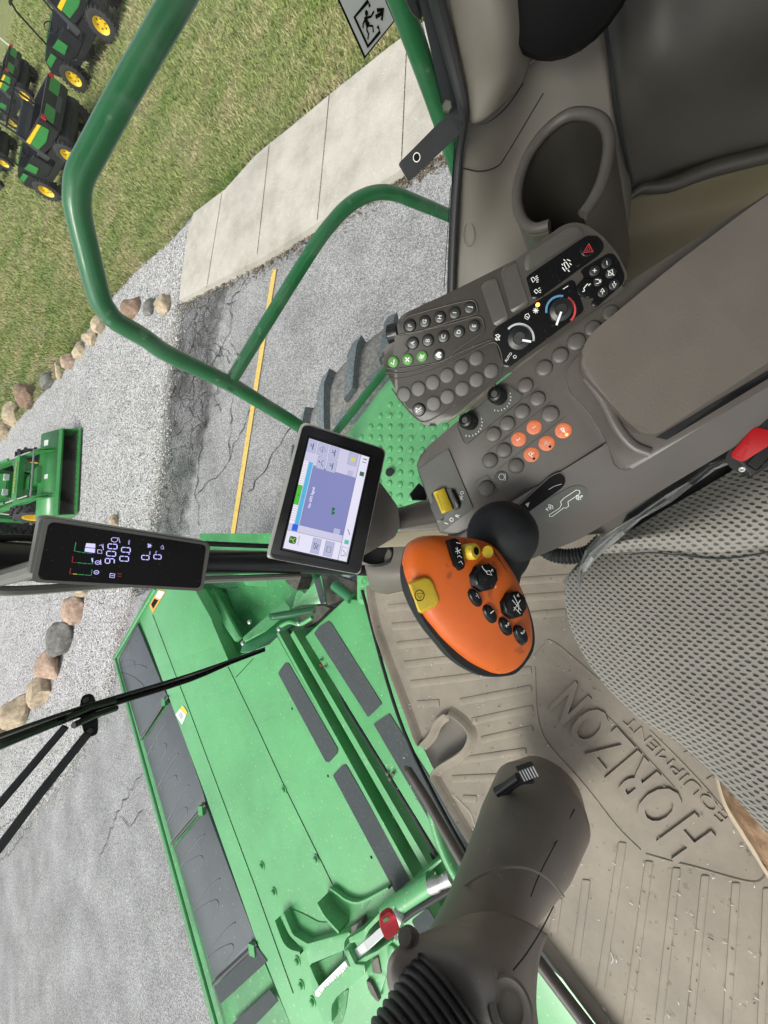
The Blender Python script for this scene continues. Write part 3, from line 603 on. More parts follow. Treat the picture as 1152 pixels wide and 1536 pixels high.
mb=MB(); mb.slab(P_.off(-.02).pts([(614,741),(628,724),(640,735),(640,750),(618,750)]),P_.n,.03,.003); part(mb,'sill_bracket','black_plastic',cab)
mb=MB(); mb.slab(P_.off(-.01).pts(qz(640,500,1,(30,118),(38,112),(95,70),(100,76),(42,125),(36,128))),P_.n,.01,.002); part(mb,'trim_strip','tray_front',cab)
# foot rail along the windscreen
mb=MB(); a=D(610,1153,1.05); mb.tube([Z(608,1150,FL+.03),Z(612,1155,FL+.045),Z(640,1200,FL+.045),Z(702,1308,FL+.045),Z(801,1434,FL+.045),Z(880,1538,FL+.045),Z(960,1640,FL+.045)],[.004,.013,.0145,.0145,.0145,.0145,.0145],14); tag(part(mb,'foot_rail','taupe_plastic',cab),'round taupe rail across the foot of the windscreen')
# exit decal
ex=pw.off(.002); exo=thing('exit_decal','silver sticker with running figure and arrow on the side glass','sticker',ex.hit(547,40))
mb=MB(); mb.slab(ex.pts([(547,88),(592,32),(562,-42),(486,-46)]),ex.n,.001); part(mb,'decal_border','black_print',exo)
e2=ex.off(.0003); mb=MB(); mb.face(e2.pts([(547.5,83.5),(590,31),(560,-40),(490,-42)]),ex.n,.0006); part(mb,'decal_sheet','sticker_grey',exo)
mb=MB(); e3=ex.off(.0012); zz=lambda *l: qz(500,0,5.236,*l)
line(mb,e3,zz((285,55),(270,10),(165,135),(270,365),(365,250),(345,205)),4.6)
line(mb,e3,zz((250,130),(262,180),(278,200)),6.5); mb.face(circ(e3,*zz((258,103))[0],3.2,14),ex.n,.0006)
for l in (((262,140),(295,130),(318,88)),((250,150),(232,190),(232,222)),((275,200),(308,205),(313,255)),((262,190),(262,240),(275,265),(270,310))): line(mb,e3,zz(*l),2.6)
line(mb,e3,zz((330,135),(385,100)),4.5); line(mb,e3,zz((340,82),(392,74),(378,160)),4.5)
part(mb,'decal_pictogram','black_print',exo)
# black latch bracket on the glass
bk=facing(650,215,.60,.95); mb=MB(); mb.slab(rnd(bk.pts([(597,246),(613,273),(691,200),(695,184),(684,160),(668,176),(660,182)]),.004),bk.n,.007,.001,2); br=part(mb,'window_latch_bracket','black_rubber',None,loc=bk.hit(650,215)); tag(br,'flat black metal latch arm with a round hole, fixed at the window edge','bracket')
mb=MB(); mb.face(circ(bk,625,236,5.2,20),bk.n,.0004); mb2=MB(); mb2.ribbon(circ(bk,625,236,5.8,20),.0012,bk.n,.0006,True)
o=mb.build('bolt_hole','black_print',br); o2=mb2.build('hole_rim','metal',br)
mb=MB(); mb.lathe(bk.hit(671,160)+bk.n*.002,bk.n,[(.008,0),(.008,.006),(.006,.008),(0,.008)],6); mb.build('nut','steel_dirty',br)
# ============================================================ MAT
pm=Pl((0,0,FL+.002),UP); matp=[(554,878),(557,905),(566,945),(580,985),(597,1030),(614,1075),(628,1112),(636,1112),(648,1098),(655,1082),(668,1070),(680,1072),(696,1084),(706,1100),(700,1118),(688,1130),(668,1142),(655,1152),(650,1162),(662,1184),(686,1225),(714,1270),(760,1340),(812,1410),(860,1475),(905,1535),(960,1610),(1120,1700),(1250,1500),(1150,1290),(1120,1230),(1087,1182),(1050,1120),(1000,1000),(960,900),(900,800),(800,810),(700,830),(620,868)]
fm=thing('floor_mat','tan rubber floor mat with moulded ribs and raised dealer lettering','floor mat',pm.hit(880,1200))
mb=MB(); mb.slab(pm.pts(matp),UP,.004,.0015,2,lift=.002); body=part(mb,'mat_body','mat_rubber',fm)
mb=MB(); lip=[pm.hit(*p)+V((0,0,.004)) for p in matp[:27]]; 
lipi=cat1(lip,None,3)[0]; vs=[];fs=[]
cc=pm.hit(860,1080)
for i,p in enumerate(lipi):
    t=(lipi[min(i+1,len(lipi)-1)]-lipi[max(i-1,0)]).normalized(); s_=UP.cross(t); s_=s_ if s_.dot(cc-p)>0 else -s_
    vs+=[p-s_*.004+V((0,0,-.01)),p-s_*.002+V((0,0,.016)),p+s_*.002+V((0,0,.017)),p+s_*.012+V((0,0,.004)),p+s_*.022+V((0,0,-.001))]
for i in range(len(lipi)-1):
    for k in range(4): a_=i*5+k; fs.append((a_,a_+1,a_+6,a_+5))
mb.add(vs,fs); part(mb,'raised_edge','mat_rubber',fm,ang=70)
mb=MB()
def rib(x0,y0,x1,y1,w=11):
    mb=MB()
    dx,dy=x1-x0,y1-y0; L=math.hypot(dx,dy); nx,ny=-dy/L*w/2,dx/L*w/2
    c=[(x0+nx,y0+ny),(x1+nx,y1+ny),(x1-nx,y1-ny),(x0-nx,y0-ny)]
    mb.slab(rnd(pm.pts(c),.004,2),UP,.004,.002,2,lift=.0045); part(mb,'moulded_rib','mat_rubber',fm,ang=40)
for r in ((578,886,860,866),(582,912,855,892),(588,940,850,918),(596,968,800,946),(606,997,798,974),(616,1026,798,1004),(626,1056,660,1054),(690,1053,798,1032),(708,1082,800,1062),(722,1110,800,1092),(694,1140,790,1126),(678,1168,745,1165),(694,1197,716,1198)): rib(*r)
for r in ((838,1345,830,1398),(880,1318,864,1436),(934,1262,900,1482),(974,1290,940,1536),(1015,1300,988,1536),(1058,1311,1034,1545),(1104,1322,1088,1560),(1150,1330,1140,1570)): rib(*r,w=13)
mb=MB()
for l in ([(803,1000),(805,1060),(811,1092),(826,1120),(878,1178),(925,1238),(961,1274)],[(969,1280),(1008,1291),(1045,1300),(1100,1316),(1135,1322),(1150,1310)],[(800,985),(815,968),(830,962),(900,1020)],[(975,1095),(1030,1150),(1075,1200),(1120,1260)],[(893,1059),(930,1092),(1012,1181)]):
    mb.tube([pm.hit(*p)+V((0,0,.0022)) for p in l],.0021,6,sm=4)
for a in ([(1026,1128),(1050,1120),(1060,1150)],[(1060,1168),(1072,1160),(1082,1190)]): mb.tube([pm.hit(*p)+V((0,0,.0022)) for p in a],.002,6)
part(mb,'moulded_border','mat_rubber',fm)
def embossed(s,c,wpx,cap,tilt,th,bo=.022):
    vs,fs,w=tgeo(s,bo); u0=pm.hit(c[0]+tilt[0]*wpx/2,c[1]+tilt[1]*wpx/2)-pm.hit(c[0]-tilt[0]*wpx/2,c[1]-tilt[1]*wpx/2)
    v0=pm.hit(c[0]+cap[0]/2,c[1]+cap[1]/2)-pm.hit(c[0]-cap[0]/2,c[1]-cap[1]/2); O=pm.hit(*c)
    bm=bmesh.new(); V_=[bm.verts.new(O+u0*(a/w)+v0*b+UP*.002) for a,b in vs]
    for f in fs:
        try: bm.faces.new([V_[i] for i in f])
        except ValueError: pass
    ret=bmesh.ops.extrude_face_region(bm,geom=list(bm.faces)); up=[g for g in ret['geom'] if isinstance(g,bmesh.types.BMVert)]
    for g in up: g.co+=UP*th
    bm.verts.index_update(); k=MB(); k.add([v.co.copy() for v in bm.verts],[[v.index for v in f.verts] for f in bm.faces]); bm.free(); return k
o=embossed('HORIZON',(931,1147),300,(-50,42),(-.655,-.756),.0065).build('large_lettering','mat_letter',fm,ang=30)
o=embossed('EQUIPMENT',(1009,1149),212,(-13,11),(-.70,-.714),.0035,.0).build('small_lettering','mat_letter',fm,ang=30)
mb=MB()
for i in range(420):
    x,y=random.uniform(570,1150),random.uniform(870,1530)
    if y>1400 and x<900: continue
    p=pm.hit(x,y)+V((0,0,.0065)); a=random.uniform(0,6.28); l=random.uniform(.0008,.004); u=V((math.cos(a),math.sin(a),0)); v=V((-u.y,u.x,0)); mb.use(random.choice(['paper','mat_letter','steel_dirty','sticker_white'])); mb.box(p,l,random.uniform(.0003,.0008),.0004,u,v)
for l in ([(678,1190),(694,1205),(708,1222),(716,1252)],[(916,1425),(920,1436),(917,1442)]): mb.use('sticker_white'); mb.tube([pm.hit(*p)+V((0,0,.006)) for p in l],.0008,5,sm=4)
tag(mb.build('dirt_crumbs',None,None,ang=None),'fine straw crumbs and grit scattered over the floor mat','dirt',kind='stuff')
# ============================================================ CONSOLE
def button(par,pl,x,y,r,m,h=.003,name='button',dome=.0015,sym=None,symmat='white_print',seg=26):
    c=pl.hit(x,y); R_=pl.m(x,y,r); mb=MB(); mb.lathe(c,pl.n,[(R_,-.002),(R_,h*.6),(R_*.93,h),(R_*.8,h+dome*.5),(R_*.5,h+dome*.9),(0,h+dome)],seg); o=mb.build(name,m,par,ang=50)
    if sym:
        q=pl.off(h+dome+.0002); mb=MB(); sym(mb,q,*adj(pl,q,x,y)); mb.build('symbol',symmat,o)
    return o
def adj(pl,q,x,y):   # pixel of the point above (x,y) on the parallel plane q
    c=pl.hit(x,y)+pl.n*((q.o-pl.o).dot(pl.n)); r=c-CAM; a=lat*r.x+fwd*r.y-nad*r.z; return 576+a.x/a.z*F,768+a.y/a.z*F
def tx(s,cap,d=(0,-1),wide=1.,bold=0): return lambda mb,q,x,y: text(mb,q,s,x,y,cap,d,0,wide,bold)
def ln(w,*ls): # polylines given relative to the centre, in px
    def f(mb,q,x,y):
        for l in ls: line(mb,q,[(x+a,y+b) for a,b in l],w,0)
    return f
con=thing('armrest_console','long taupe control console beside the seat, with round orange and taupe buttons and black knobs','console',D(900,620,.7))
T=facing(779,640,.50,.72); 
crA,crB=(1250,480),(720,790)
top=[(623,698),(629,682),(642,669),(687,631),(735,585),(800,535),(870,478),(940,425),(1010,380),(1080,335),(1152,290),(1250,235),(1250,480),(941,655),(905,672),(720,790),(690,806),(660,801)]
ea,eb=T.hit(*crA),T.hit(*crB); ax=(ea-eb).normalized()
inl=T.n.cross(ax); inl=inl if inl.dot(cw((0,1,0)))>0 else -inl      # toward the seat
sn=(T.n*math.cos(math.radians(28))+inl*math.sin(math.radians(28))).normalized(); Sd=Pl(eb,sn)
mb=MB(); tp_=T.pts(top)
mb.slab(tp_,T.n,.06,.006,4); 
s_poly=Sd.pts([(1250,480),(905,668),(720,790),(672,806),(690,838),(720,858),(781,849),(868,809),(1081,682),(1152,640),(1250,585)])
mb.slab(s_poly,Sd.n,.045,.008,4,lift=.0006); shell=mb.build('console_shell','taupe_smooth',con,ang=50)
mb=MB(); o1_=(T.n+sn).normalized()*.0085; mb.tube([ea-o1_,eb-o1_,eb+(eb-ea).normalized()*.02-o1_],.0085,16); mb.build('console_edge','taupe_smooth',con,ang=80)
mb=MB(); q_=T.off(-.018); mb.slab(q_.pts([(670,634),(742,588),(744,574),(672,620)]),T.n,.004); mb.build('trim_strip','tray_front',con)
# armrest base and pad
mb=MB(); A1=T.off(.012)
mb.slab(rnd(A1.pts([(848,560),(862,538),(905,500),(1010,425),(1152,330),(1260,270),(1260,520),(1152,580),(941,708),(925,700),(905,650),(880,610),(855,590)]),.012),A1.n,.03,.009,4); mb.build('armrest_base','taupe_smooth',con,ang=60)
mb=MB(); A2=T.off(.038)
pad=rnd(A2.pts([(866,548),(880,505),(1010,398),(1110,322),(1260,215),(1280,470),(1150,545),(985,652),(962,650),(940,632)]),.014)
mb.slab(pad,A2.n,.024,.012,6); mb.build('armrest_pad','armrest_vinyl',con,ang=70)
mb=MB(); mb.tube([A1.off(.003).hit(*p) for p in ((880,565),(905,600),(925,640),(948,668),(975,680))],.0055,10,sm=4,flat=.6); mb.build('armrest_bracket','taupe_smooth',con)
mb=MB(); mb.slab(A1.off(.0012).pts([(984,656),(1152,556),(1260,495),(1260,503),(1100,590),(1000,660)]),A1.n,.012); mb.build('armrest_gap','black_plastic',con)
Tp=T.off(.0006)
# label plates
mb=MB(); mb.slab(rnd(T.pts(q5((25,590),(190,478),(325,800),(145,932))),.004),T.n,.001,0,lift=.0012); sp=mb.build('switch_plate','plate_grey',con)
mb=MB(); mb.slab(rnd(T.pts(q5((238,355),(520,125),(590,190),(585,215),(300,452),(275,445))),.003),T.n,.001,0,lift=.0010); mb.build('knob_plate','plate_grey',con)
mb=MB(); line(mb,T,q5((190,478),(325,800),(145,932),(25,590)),.7,.0022,True); line(mb,T,q5((238,355),(245,340),(500,128),(590,190),(585,215),(290,455),(275,445)),.7,.002,True)
for a,b_ in (((680,145),(597,212)),((748,222),(400,495)),((822,303),(455,592)),((530,400),(480,440))): line(mb,T,q5(a,b_),.8,.0008)
line(mb,T,q5((336,665),(345,650),(400,620),(460,710),(400,740)),.6,.0008)
mb.build('panel_line','black_rubber',sp)
mb=MB(); t3=T.off(.0022)
for s,x,y in (('I',178,882),('O',206,862),('R',238,840)): text(mb,t3,s,*q5((x,y))[0],6.,(.3,-.95),.0002,bold=.04)
x,y=q5((258,738))[0]; ln(.7,[(-3,-3),(3,3)],[(3,-3),(-3,3)],[(0,-4),(0,4)])(mb,t3,x,y+2); ln(.7,[(-2,-2),(2,-3),(3,0),(-1,2),(-2,-2)])(mb,t3,x+1,y-5)
mb.build('printed_legend','white_print',sp)
# blank and orange buttons
for x,y in ((915,471),(889,494),(864,514),(840,534),(816,553)): button(con,T,x,y,12.6 if x!=864 else 14,'console_button',.004)
for x,y in ((788,579),(806,599),(783,618),(761,636),(740,652),(756,676),(735,691),(774,699),(730,732)): button(con,T,x,y,11.8,'console_button',.004)
button(con,T,825,622,13.2,'console_button',.0045)
mo={'sym':None}
button(con,T,801,641,11.2,'orange_button',.0012,'orange_button',.0006,tx('1',6,(.6,.8)))
button(con,T,778,659,11.2,'orange_button',.0012,'orange_button',.0006,tx('2',6,(.6,.8)))
b1=button(con,T,797,682,11.6,'orange_button',.0012,'orange_button',.0006,ln(1.1,[(-4,-1),(-1,-4),(2,-1),(-1,2),(-4,-1)],[(0,0),(4,-3)],[(0,2),(2,4)]))
b2=button(con,T,820,665,11.8,'orange_button',.0012,'orange_button',.0006,ln(1.1,[(-4,3),(0,-4),(1,2),(5,-2)],[(-3,-2),(3,3)]),symmat='grey_print')
b3=button(con,T,845,646,12.2,'orange_button',.0012,'orange_button',.0006,ln(1.6,[(-4,-3),(0,-4),(1,0),(3,3),(-1,1),(-4,-3)]))
for b_,x,y,m_ in ((b1,801,688,'black_print'),(b2,825,670,'black_print'),(b3,850,652,'lamp_orange')):
    mb=MB(); mb.lathe(T.hit(x,y),T.n,[(.0016,.0012),(.0016,.0022),(0,.0025)],12); mb.build('indicator_lamp',m_,b_)
button(con,T,752,716,10.2,'plate_grey',.0006,'engine_button',.0004,ln(.9,[(-4,-1),(-2,-5),(3,-5),(5,-1),(3,4),(-2,3),(-4,-1)],[(6,-6),(6,5)]))
# rotary knobs
for x,y,k in ((706,634,0),(749,596,0)):
    c=T.hit(x,y); mb=MB(); a_=(T.n+cw((-.25,-.12,0))).normalized(); P=[(.0108,0),(.0108,.004),(.0098,.006),(.0098,.016),(.0088,.019),(.006,.020),(.0055,.0185),(0,.0185)]
    mb.lathe(c,a_,P,30)
    for i in range(22):
        q=i/22*6.283; A=a_.orthogonal().normalized(); B=a_.cross(A); d=A*math.cos(q)+B*math.sin(q); mb.box(c+d*.0100+a_*.011,.0007,.0008,.005,d,a_.cross(d),a_)
    kb=mb.build('rotary_knob','black_plastic',con,ang=40)
    mb=MB(); mb.lathe(c,a_,[(.0042,.0185),(.0042,.0195),(.0036,.020),(0,.020)],18); mb.build('knob_centre','plate_grey',kb)
    mb=MB()
    for i in range(9):
        q=-.3+i*.26; px,py=x+20*math.cos(q),y+20*math.sin(q); ln(.9,[(-1.1,-.6),(1.1,.8)] if i%2 else [(0,-1.2),(.4,1.2)])(mb,T.off(.0018),px-3,py)
    mb.build('printed_legend','white_print',kb)
# yellow rocker
mb=MB(); mb.slab(rnd(T.pts(q5((92,780),(110,770),(100,722),(125,700),(205,692),(222,700),(258,775),(255,800),(160,845),(165,862),(145,880),(130,870))),.002),T.n,.002,.0006,2,lift=.0035)
mb.slab(T.pts(q5((210,700),(222,705),(256,778),(250,795),(236,790))),T.n,.01,.001,2,lift=.009); rk=mb.build('switch_surround','black_plastic',con)
mb=MB(); Tk=T.off(.006); a,b_=Tk.hit(*q5((128,708))[0]),Tk.hit(*q5((176,822))[0])
prof=[(-.0095,.000),(-.006,.0065),(-.001,.0085),(.004,.0065),(.0085,.002),(.0085,-.003),(-.0095,-.003)]
u=(b_-a).normalized(); v=T.n.cross(u); v=v if v.dot(cw((1,0,0)))>0 else -v; vs=[]
for p in (a,b_):
    for X_,h in prof: vs.append(p+v*(X_+.003)+T.n*h)
k=len(prof); mb.add(vs,[(i,(i+1)%k,k+(i+1)%k,k+i) for i in range(k)]+[tuple(range(k-1,-1,-1)),tuple(range(k,2*k))])
mb.slab(Tk.pts(q5((150,735),(180,735),(203,785),(190,800),(168,800))),T.n,.006,.001,2,lift=.002); rk2=mb.build('yellow_rocker','yellow_plastic',rk,ang=25)
mb=MB()
for o_ in (0,5,9): line(mb,Tk.off(.0088-o_*.0001),q5((122+o_*1.4,722),(158+o_*1.4,812)),.6,0)
mb.build('rocker_grip','black_print',rk2)
# slot with travel track, and shift decal
mb=MB(); sl=q5((545,800),(735,625),(790,600),(820,625),(822,660),(800,690),(600,835))
S2=Sd; mb.slab(rnd(S2.pts(sl),.004),S2.n,.002,0,lift=.0018); so_=mb.build('shift_slot','black_print',con)
mb=MB(); mb.ribbon(rnd(S2.pts(sl),.004),.0012,S2.n,.0022,True); mb.build('slot_rim','taupe_smooth',so_)
mb=MB(); line(mb,S2.off(.0022),q5((730,700),(760,682),(800,670)),.8,0); mb.face(S2.off(.0022).pts(q5((605,778),(628,768),(618,795))),S2.n,0); mb.build('slot_mark','grey_print',so_)
mb=MB(); S3=S2.off(.0006); mb.slab(rnd(S2.pts(q5((620,815),(650,790),(850,680),(890,672),(925,685),(942,715),(935,750),(745,885))),.004),S2.n,.001,0,lift=.0016); sp2=mb.build('shift_decal','plate_grey',con)
mb=MB(); S4=S2.off(.0020)
tr_=[(735,835),(790,800),(800,780),(795,765),(815,745),(880,702),(897,705),(900,718),(888,730),(835,765),(838,790),(825,800),(812,798),(750,845),(735,845)]
line(mb,S4,q5(*tr_),.9,0,True)
for cx_,cy_,sg_ in ((740,795,-1),(890,745,1)):
    for l in ([(-10,-15),(12,-8),(15,8),(-6,10),(-10,-15)],[(-14,2),(14,-2)],[(0,-15),(2,12)]): line(mb,S4,q5(*[(cx_+a,cy_+b_) for a,b_ in l]),.8,0)
    mb.face(S4.pts(q5((cx_+sg_*26,cy_-sg_*14),(cx_+sg_*14,cy_-sg_*14),(cx_+sg_*20,cy_-sg_*2))),S4.n,0)
line(mb,S4,q5((715,805),(730,815)),.9,0); mb.build('printed_legend','white_print',sp2)
# ball boot
BC=D(753,803,.455); mb=MB(); bx=cw((.12,-.1,-1)).normalized(); prof=[(.041*math.sin(a),-.041*math.cos(a)) for a in [i*math.pi/16 for i in range(0,17)]]; prof[0]=(0.0001,prof[0][1]); prof[-1]=(0,prof[-1][1])
mb.lathe(BC,bx,prof[1:],32); mb.build('rubber_ball','black_rubber',con,ang=60)
# ============================================================ HANDLE
hd=thing('control_handle','orange multifunction handle with black keys and a yellow stop key, on a black rubber neck','control lever',D(720,900,.45))
Hn=cw((.33,-.10,-1)).normalized(); H=Pl(D(710,900,.405),Hn)
out=qh((105,480),(95,400),(105,310),(135,245),(180,212),(240,192),(350,190),(450,200),(540,212),(620,232),(680,272),(740,350),(780,412),(810,460),(845,540),(873,620),(905,720),(922,810),(926,880),(918,945),(890,1005),(850,1060),(800,1098),(740,1118),(690,1116),(640,1100),(540,1050),(460,992),(390,930),(330,870),(280,810),(235,755),(195,695),(160,640),(130,570))
P=smooth(H.pts(out),3); cH=H.hit(*qh((610,560))[0])
mb=MB(); rings=[(1.0,-.016),(1.004,-.010),(1.0,-.004),(.985,.0),(.95,.0035),(.90,.0062),(.82,.0090),(.70,.0118),(.55,.0136),(.35,.0150),(.15,.0156)]
k=len(P); vs=[];fs=[]
for s_,h in rings:
    for p in P: vs.append(cH+(p-cH)*s_+Hn*h)
vs.append(cH+Hn*.0158)
for i in range(len(rings)-1):
    for j in range(k): fs.append((i*k+j,i*k+(j+1)%k,(i+1)*k+(j+1)%k,(i+1)*k+j))
fs+=[((len(rings)-1)*k+j,(len(rings)-1)*k+(j+1)%k,len(vs)-1) for j in range(k)]
mb.add(vs,fs); grip=mb.build('grip_shell','orange_grip',hd,ang=60)
H0=H.off(.012)
back=qh((75,340),(95,270),(150,222),(300,196),(540,220),(640,235),(760,390),(860,600),(920,800),(915,960),(820,1095),(740,1128),(600,1128),(480,1085),(370,1005),(280,900),(200,800),(130,680),(80,560),(62,440))
Pb=smooth(H.off(-.012).pts(back),3); cb=H.off(-.012).hit(*qh((580,620))[0]); mb=MB(); rings=[(.97,.006),(1.,.0),(1.0,-.008),(.94,-.020),(.8,-.030),(.55,-.036)]
k=len(Pb); vs=[];fs=[]
for s_,h in rings:
    for p in Pb: vs.append(cb+(p-cb)*s_+Hn*h)
for i in range(len(rings)-1):
    for j in range(k): fs.append((i*k+j,i*k+(j+1)%k,(i+1)*k+(j+1)%k,(i+1)*k+j))
fs.append(tuple((len(rings)-1)*k+j for j in range(k))); fs.append(tuple(range(k-1,-1,-1)))
mb.add(vs,fs); mb.build('grip_back','black_rubber',hd,ang=60)
mb=MB(); mb.tube([D(*qh((700,560))[0],.45),D(*qh((705,430))[0],.452),D(*qh((735,320))[0],.455),D(*qh((740,220))[0],.455)],[.022,.025,.030,.034],24,sm=5,up=Hn); mb.build('handle_neck','black_rubber',hd,ang=60)
def hkey(base_px,top_px,h,m,name,bev=.0015,zoff=.010):
    B=H.off(zoff).pts(base_px); Tt=H.off(zoff+h).pts(top_px); k=len(B); bm=bmesh.new(); tv=[bm.verts.new(p) for p in Tt]; bv=[bm.verts.new(p) for p in B]
    f=bm.faces.new(tv); 
    for i in range(k): bm.faces.new((tv[i],bv[i],bv[(i+1)%k],tv[(i+1)%k]))
    bm.faces.new(bv[::-1]); bmesh.ops.recalc_face_normals(bm,faces=list(bm.faces))
    bmesh.ops.bevel(bm,geom=list({e for e in f.edges}),offset=bev,segments=3,affect='EDGES',profile=.5,clamp_overlap=True); bm.verts.index_update()
    mb=MB(); mb.add([v.co.copy() for v in bm.verts],[[v.index for v in q.verts] for q in bm.faces]); bm.free(); return mb.build(name,m,hd,ang=40)
def legend(par,f,h,zoff=.010,m='white_print'):
    mb=MB(); f(mb,H.off(zoff+h+.0003)); mb.build('symbol',m,par)
def hl(w,*ls):
    def f(mb,q):
        for l in ls: line(mb,q,qh(*l),w,0)
    return f
def reg(cx,cy,r,n,ph=0,rx=1.): return qh(*[(cx+r*rx*math.cos(ph+i*6.2832/n),cy+r*math.sin(ph+i*6.2832/n)) for i in range(n)])
# long key
o=hkey(qh((345,225),(400,205),(440,240),(478,380),(478,415),(430,438),(395,425),(365,380)),qh((378,215),(410,207),(432,215),(452,250),(475,370),(476,402),(452,425),(428,410),(398,360),(375,240)),.012,'black_gloss','long_key',zoff=.0075)
legend(o,hl(.8,((418,238),(445,245)),((415,275),(445,310)),((412,300),(450,285)),((425,270),(428,315)),((425,335),(440,325),(455,340)),((435,372),(450,362),(462,382))),.012,.0075)
# yellow roller
mb=MB(); c0=H.off(.011).hit(*qh((500,300))[0]); mb.lathe(c0,(Hn+cw((.5,-.1,0))).normalized(),[(.0085,-.004),(.0085,.007),(.0075,.009),(.003,.0095),(.003,.0080),(0,.008)],24); yb=mb.build('yellow_button','yellow_plastic',hd)
mb=MB(); mb.lathe(c0,(Hn+cw((.5,-.1,0))).normalized(),[(.0042,.0096),(.0042,.0099),(0,.0099)],18); mb.build('symbol','black_print',yb)
mb=MB(); c1=H.off(.0115).hit(*qh((625,300))[0]); mb.lathe(c1,Hn,[(.0065,0),(.0065,.0012),(0,.0015)],24); mb.build('yellow_spot','yellow_plastic',hd)
mb=MB(); Hr=H.off(.0105); 
mb.tube([H.off(.0115).hit(*p) for p in qh((598,330),(600,280),(625,258),(655,275),(700,345),(745,420),(785,500),(780,520),(755,525),(720,500),(690,450))],.0006,5,sm=3); mb.build('moulded_line','black_rubber',grip)
# octagon keys
for cx_,cy_,bx_,by_,leg in ((628,468,556,480,(((588,395),(600,415),(615,430)),((615,430),(640,425),(655,455),(625,448),(615,430)),((650,430),(658,415),(663,432)),((678,540),(684,530)))),(818,652,765,655,(((790,620),(850,690)),((845,620),(800,690)),((800,590),(835,660),(830,700)),((835,600),(830,580),(822,597)),((800,668),(845,712))))):
    rr=104
    o=hkey(reg(bx_,by_,rr*.92,8,.2),reg(cx_,cy_,rr*.90,8,.2,.80),.013,'black_gloss','octagon_key',.002,.0095); legend(o,hl(.9,*leg),.013,.0095)
# small oval keys
for i,(cx_,cy_,bx_,by_) in enumerate(((555,603,512,610),(655,708,605,725),(757,793,716,803),(860,842,820,862))):
    e=lambda cx,cy,a,b_: qh(*[(cx+a*math.cos(t*.3927)*.9+b_*math.sin(t*.3927)*.25,cy+b_*math.sin(t*.3927)+a*math.cos(t*.3927)*.35) for t in range(16)])
    o=hkey(e(bx_,by_,55,62),e(cx_,cy_,42,56),.009,'black_gloss','round_key',.002,.0095)
    if i: legend(o,(lambda s,cx,cy:(lambda mb,q:text(mb,q,s,*qh((cx,cy))[0],6.5,(.5,.85),0,bold=.05)))(str(i),cx_+2,cy_-8),.009,.0095)
    else: legend(o,hl(.6,((550,575),(565,590)),((560,590),(572,610)),((548,590),(556,600))),.009,.0095)
# yellow stop key
o=hkey(qh((98,512),(105,500),(205,462),(245,470),(270,495),(312,600),(312,635),(285,665),(190,710),(165,700)),qh((108,520),(112,512),(205,472),(240,480),(262,505),(300,605),(300,632),(278,655),(185,698),(165,685)),.008,'yellow_plastic','yellow_stop_key',.004,.0045)
def stp(mb,q):
    c=qh((174,590))[0]; r=7
    line(mb,q,[(c[0]+7*math.cos(t*.314),c[1]+8*math.sin(t*.314)) for t in range(20)],1.1,0,True); line(mb,q,[(c[0]-4,c[1]-3),(c[0]+5,c[1]-3),(c[0]+1,c[1]+5)],1.,0,True)
legend(o,stp,.008,.0045,'black_print')
legend(o,hl(.5,((130,525),(138,522),(158,552),(150,560),(128,535),(130,525))),.008,.0045,'brass')
# ============================================================ SWITCH PANEL
W=facing(740,500,.455,.85)
pan=thing('switch_panel','brown panel of letter keys, climate dials and hazard switch beside the side window','control panel',W.hit(740,500)-W.n*.03)
body=q4((150,435),(185,410),(370,325),(640,190),(830,50),(880,35),(930,45),(1000,95),(1060,165),(1100,250),(1100,290),(1070,330),(960,400),(780,530),(620,645),(480,755),(375,842),(300,880),(255,868),(205,815),(150,735),(110,655),(82,580),(105,545),(160,520))
mb=MB(); mb.slab(rnd(W.pts(body),.006,4),W.n,.034,.005,4); shellp=mb.build('panel_shell','panel_plastic',pan,ang=50)
mb=MB(); mb.slab(W.off(-.034).pts(q4((240,800),(400,830),(900,420),(700,300),(300,500))),W.n,.02); mb.build('panel_stem','black_plastic',pan)
W1=W.off(.0008)
# raised / recessed fields drawn as fine moulded ridges
mb=MB()
def ridge(pts,w=.0011,closed=False,h=.0006):
    P=[W.off(h).hit(*p) for p in q4(*pts)]; P=cat1(P,None,3,closed)[0]; 
    if closed: P.append(P[0])
    mb.tube(P,w,6,caps=not closed)
ridge([(178,455),(200,425),(300,395),(430,362),(470,362),(482,390),(475,415),(380,442),(250,485),(200,495),(180,480),(178,455)])
ridge([(160,500),(275,478),(390,450),(480,425),(505,440),(510,475),(490,500),(400,560),(360,600),(330,612),(260,625),(150,640),(110,635)])
ridge([(105,655),(200,655),(330,610),(450,555),(540,520)]); ridge([(120,680),(200,675),(340,628),(460,570),(545,530),(575,560),(585,620),(560,680),(420,770),(290,850),(240,850),(180,790),(130,720)],.0009)
ridge([(180,580),(200,560),(185,540),(200,520)],.0008)
mb.build('moulded_ridge','panel_plastic',shellp,ang=70)
mb=MB()
for pts in ([(497,300),(510,285),(548,263),(560,270),(610,425),(605,440),(565,464),(550,460)],[(577,238),(590,222),(628,198),(640,200),(692,365),(688,380),(635,410),(620,405)],[(672,185),(690,168),(850,62),(880,58),(918,68),(918,90),(900,105),(690,240),(678,235)]):
    mb=MB(); mb.slab(rnd(W.pts(q4(*pts)),.003),W.n,.002,.0008,2,lift=.0015); mb.build('blank_cover','trim_dark' if pts[0][0]>600 else 'panel_plastic',pan)
def glossy(pts,h=.0012): mb=MB(); mb.slab(rnd(W.pts(q4(*pts)),.003),W.n,.002,.0006,2,lift=h); return mb.build('gloss_field','black_gloss',pan)
g1=glossy([(683,265),(700,250),(930,93),(975,93),(1000,120),(1003,150),(980,175),(735,352),(708,355)])
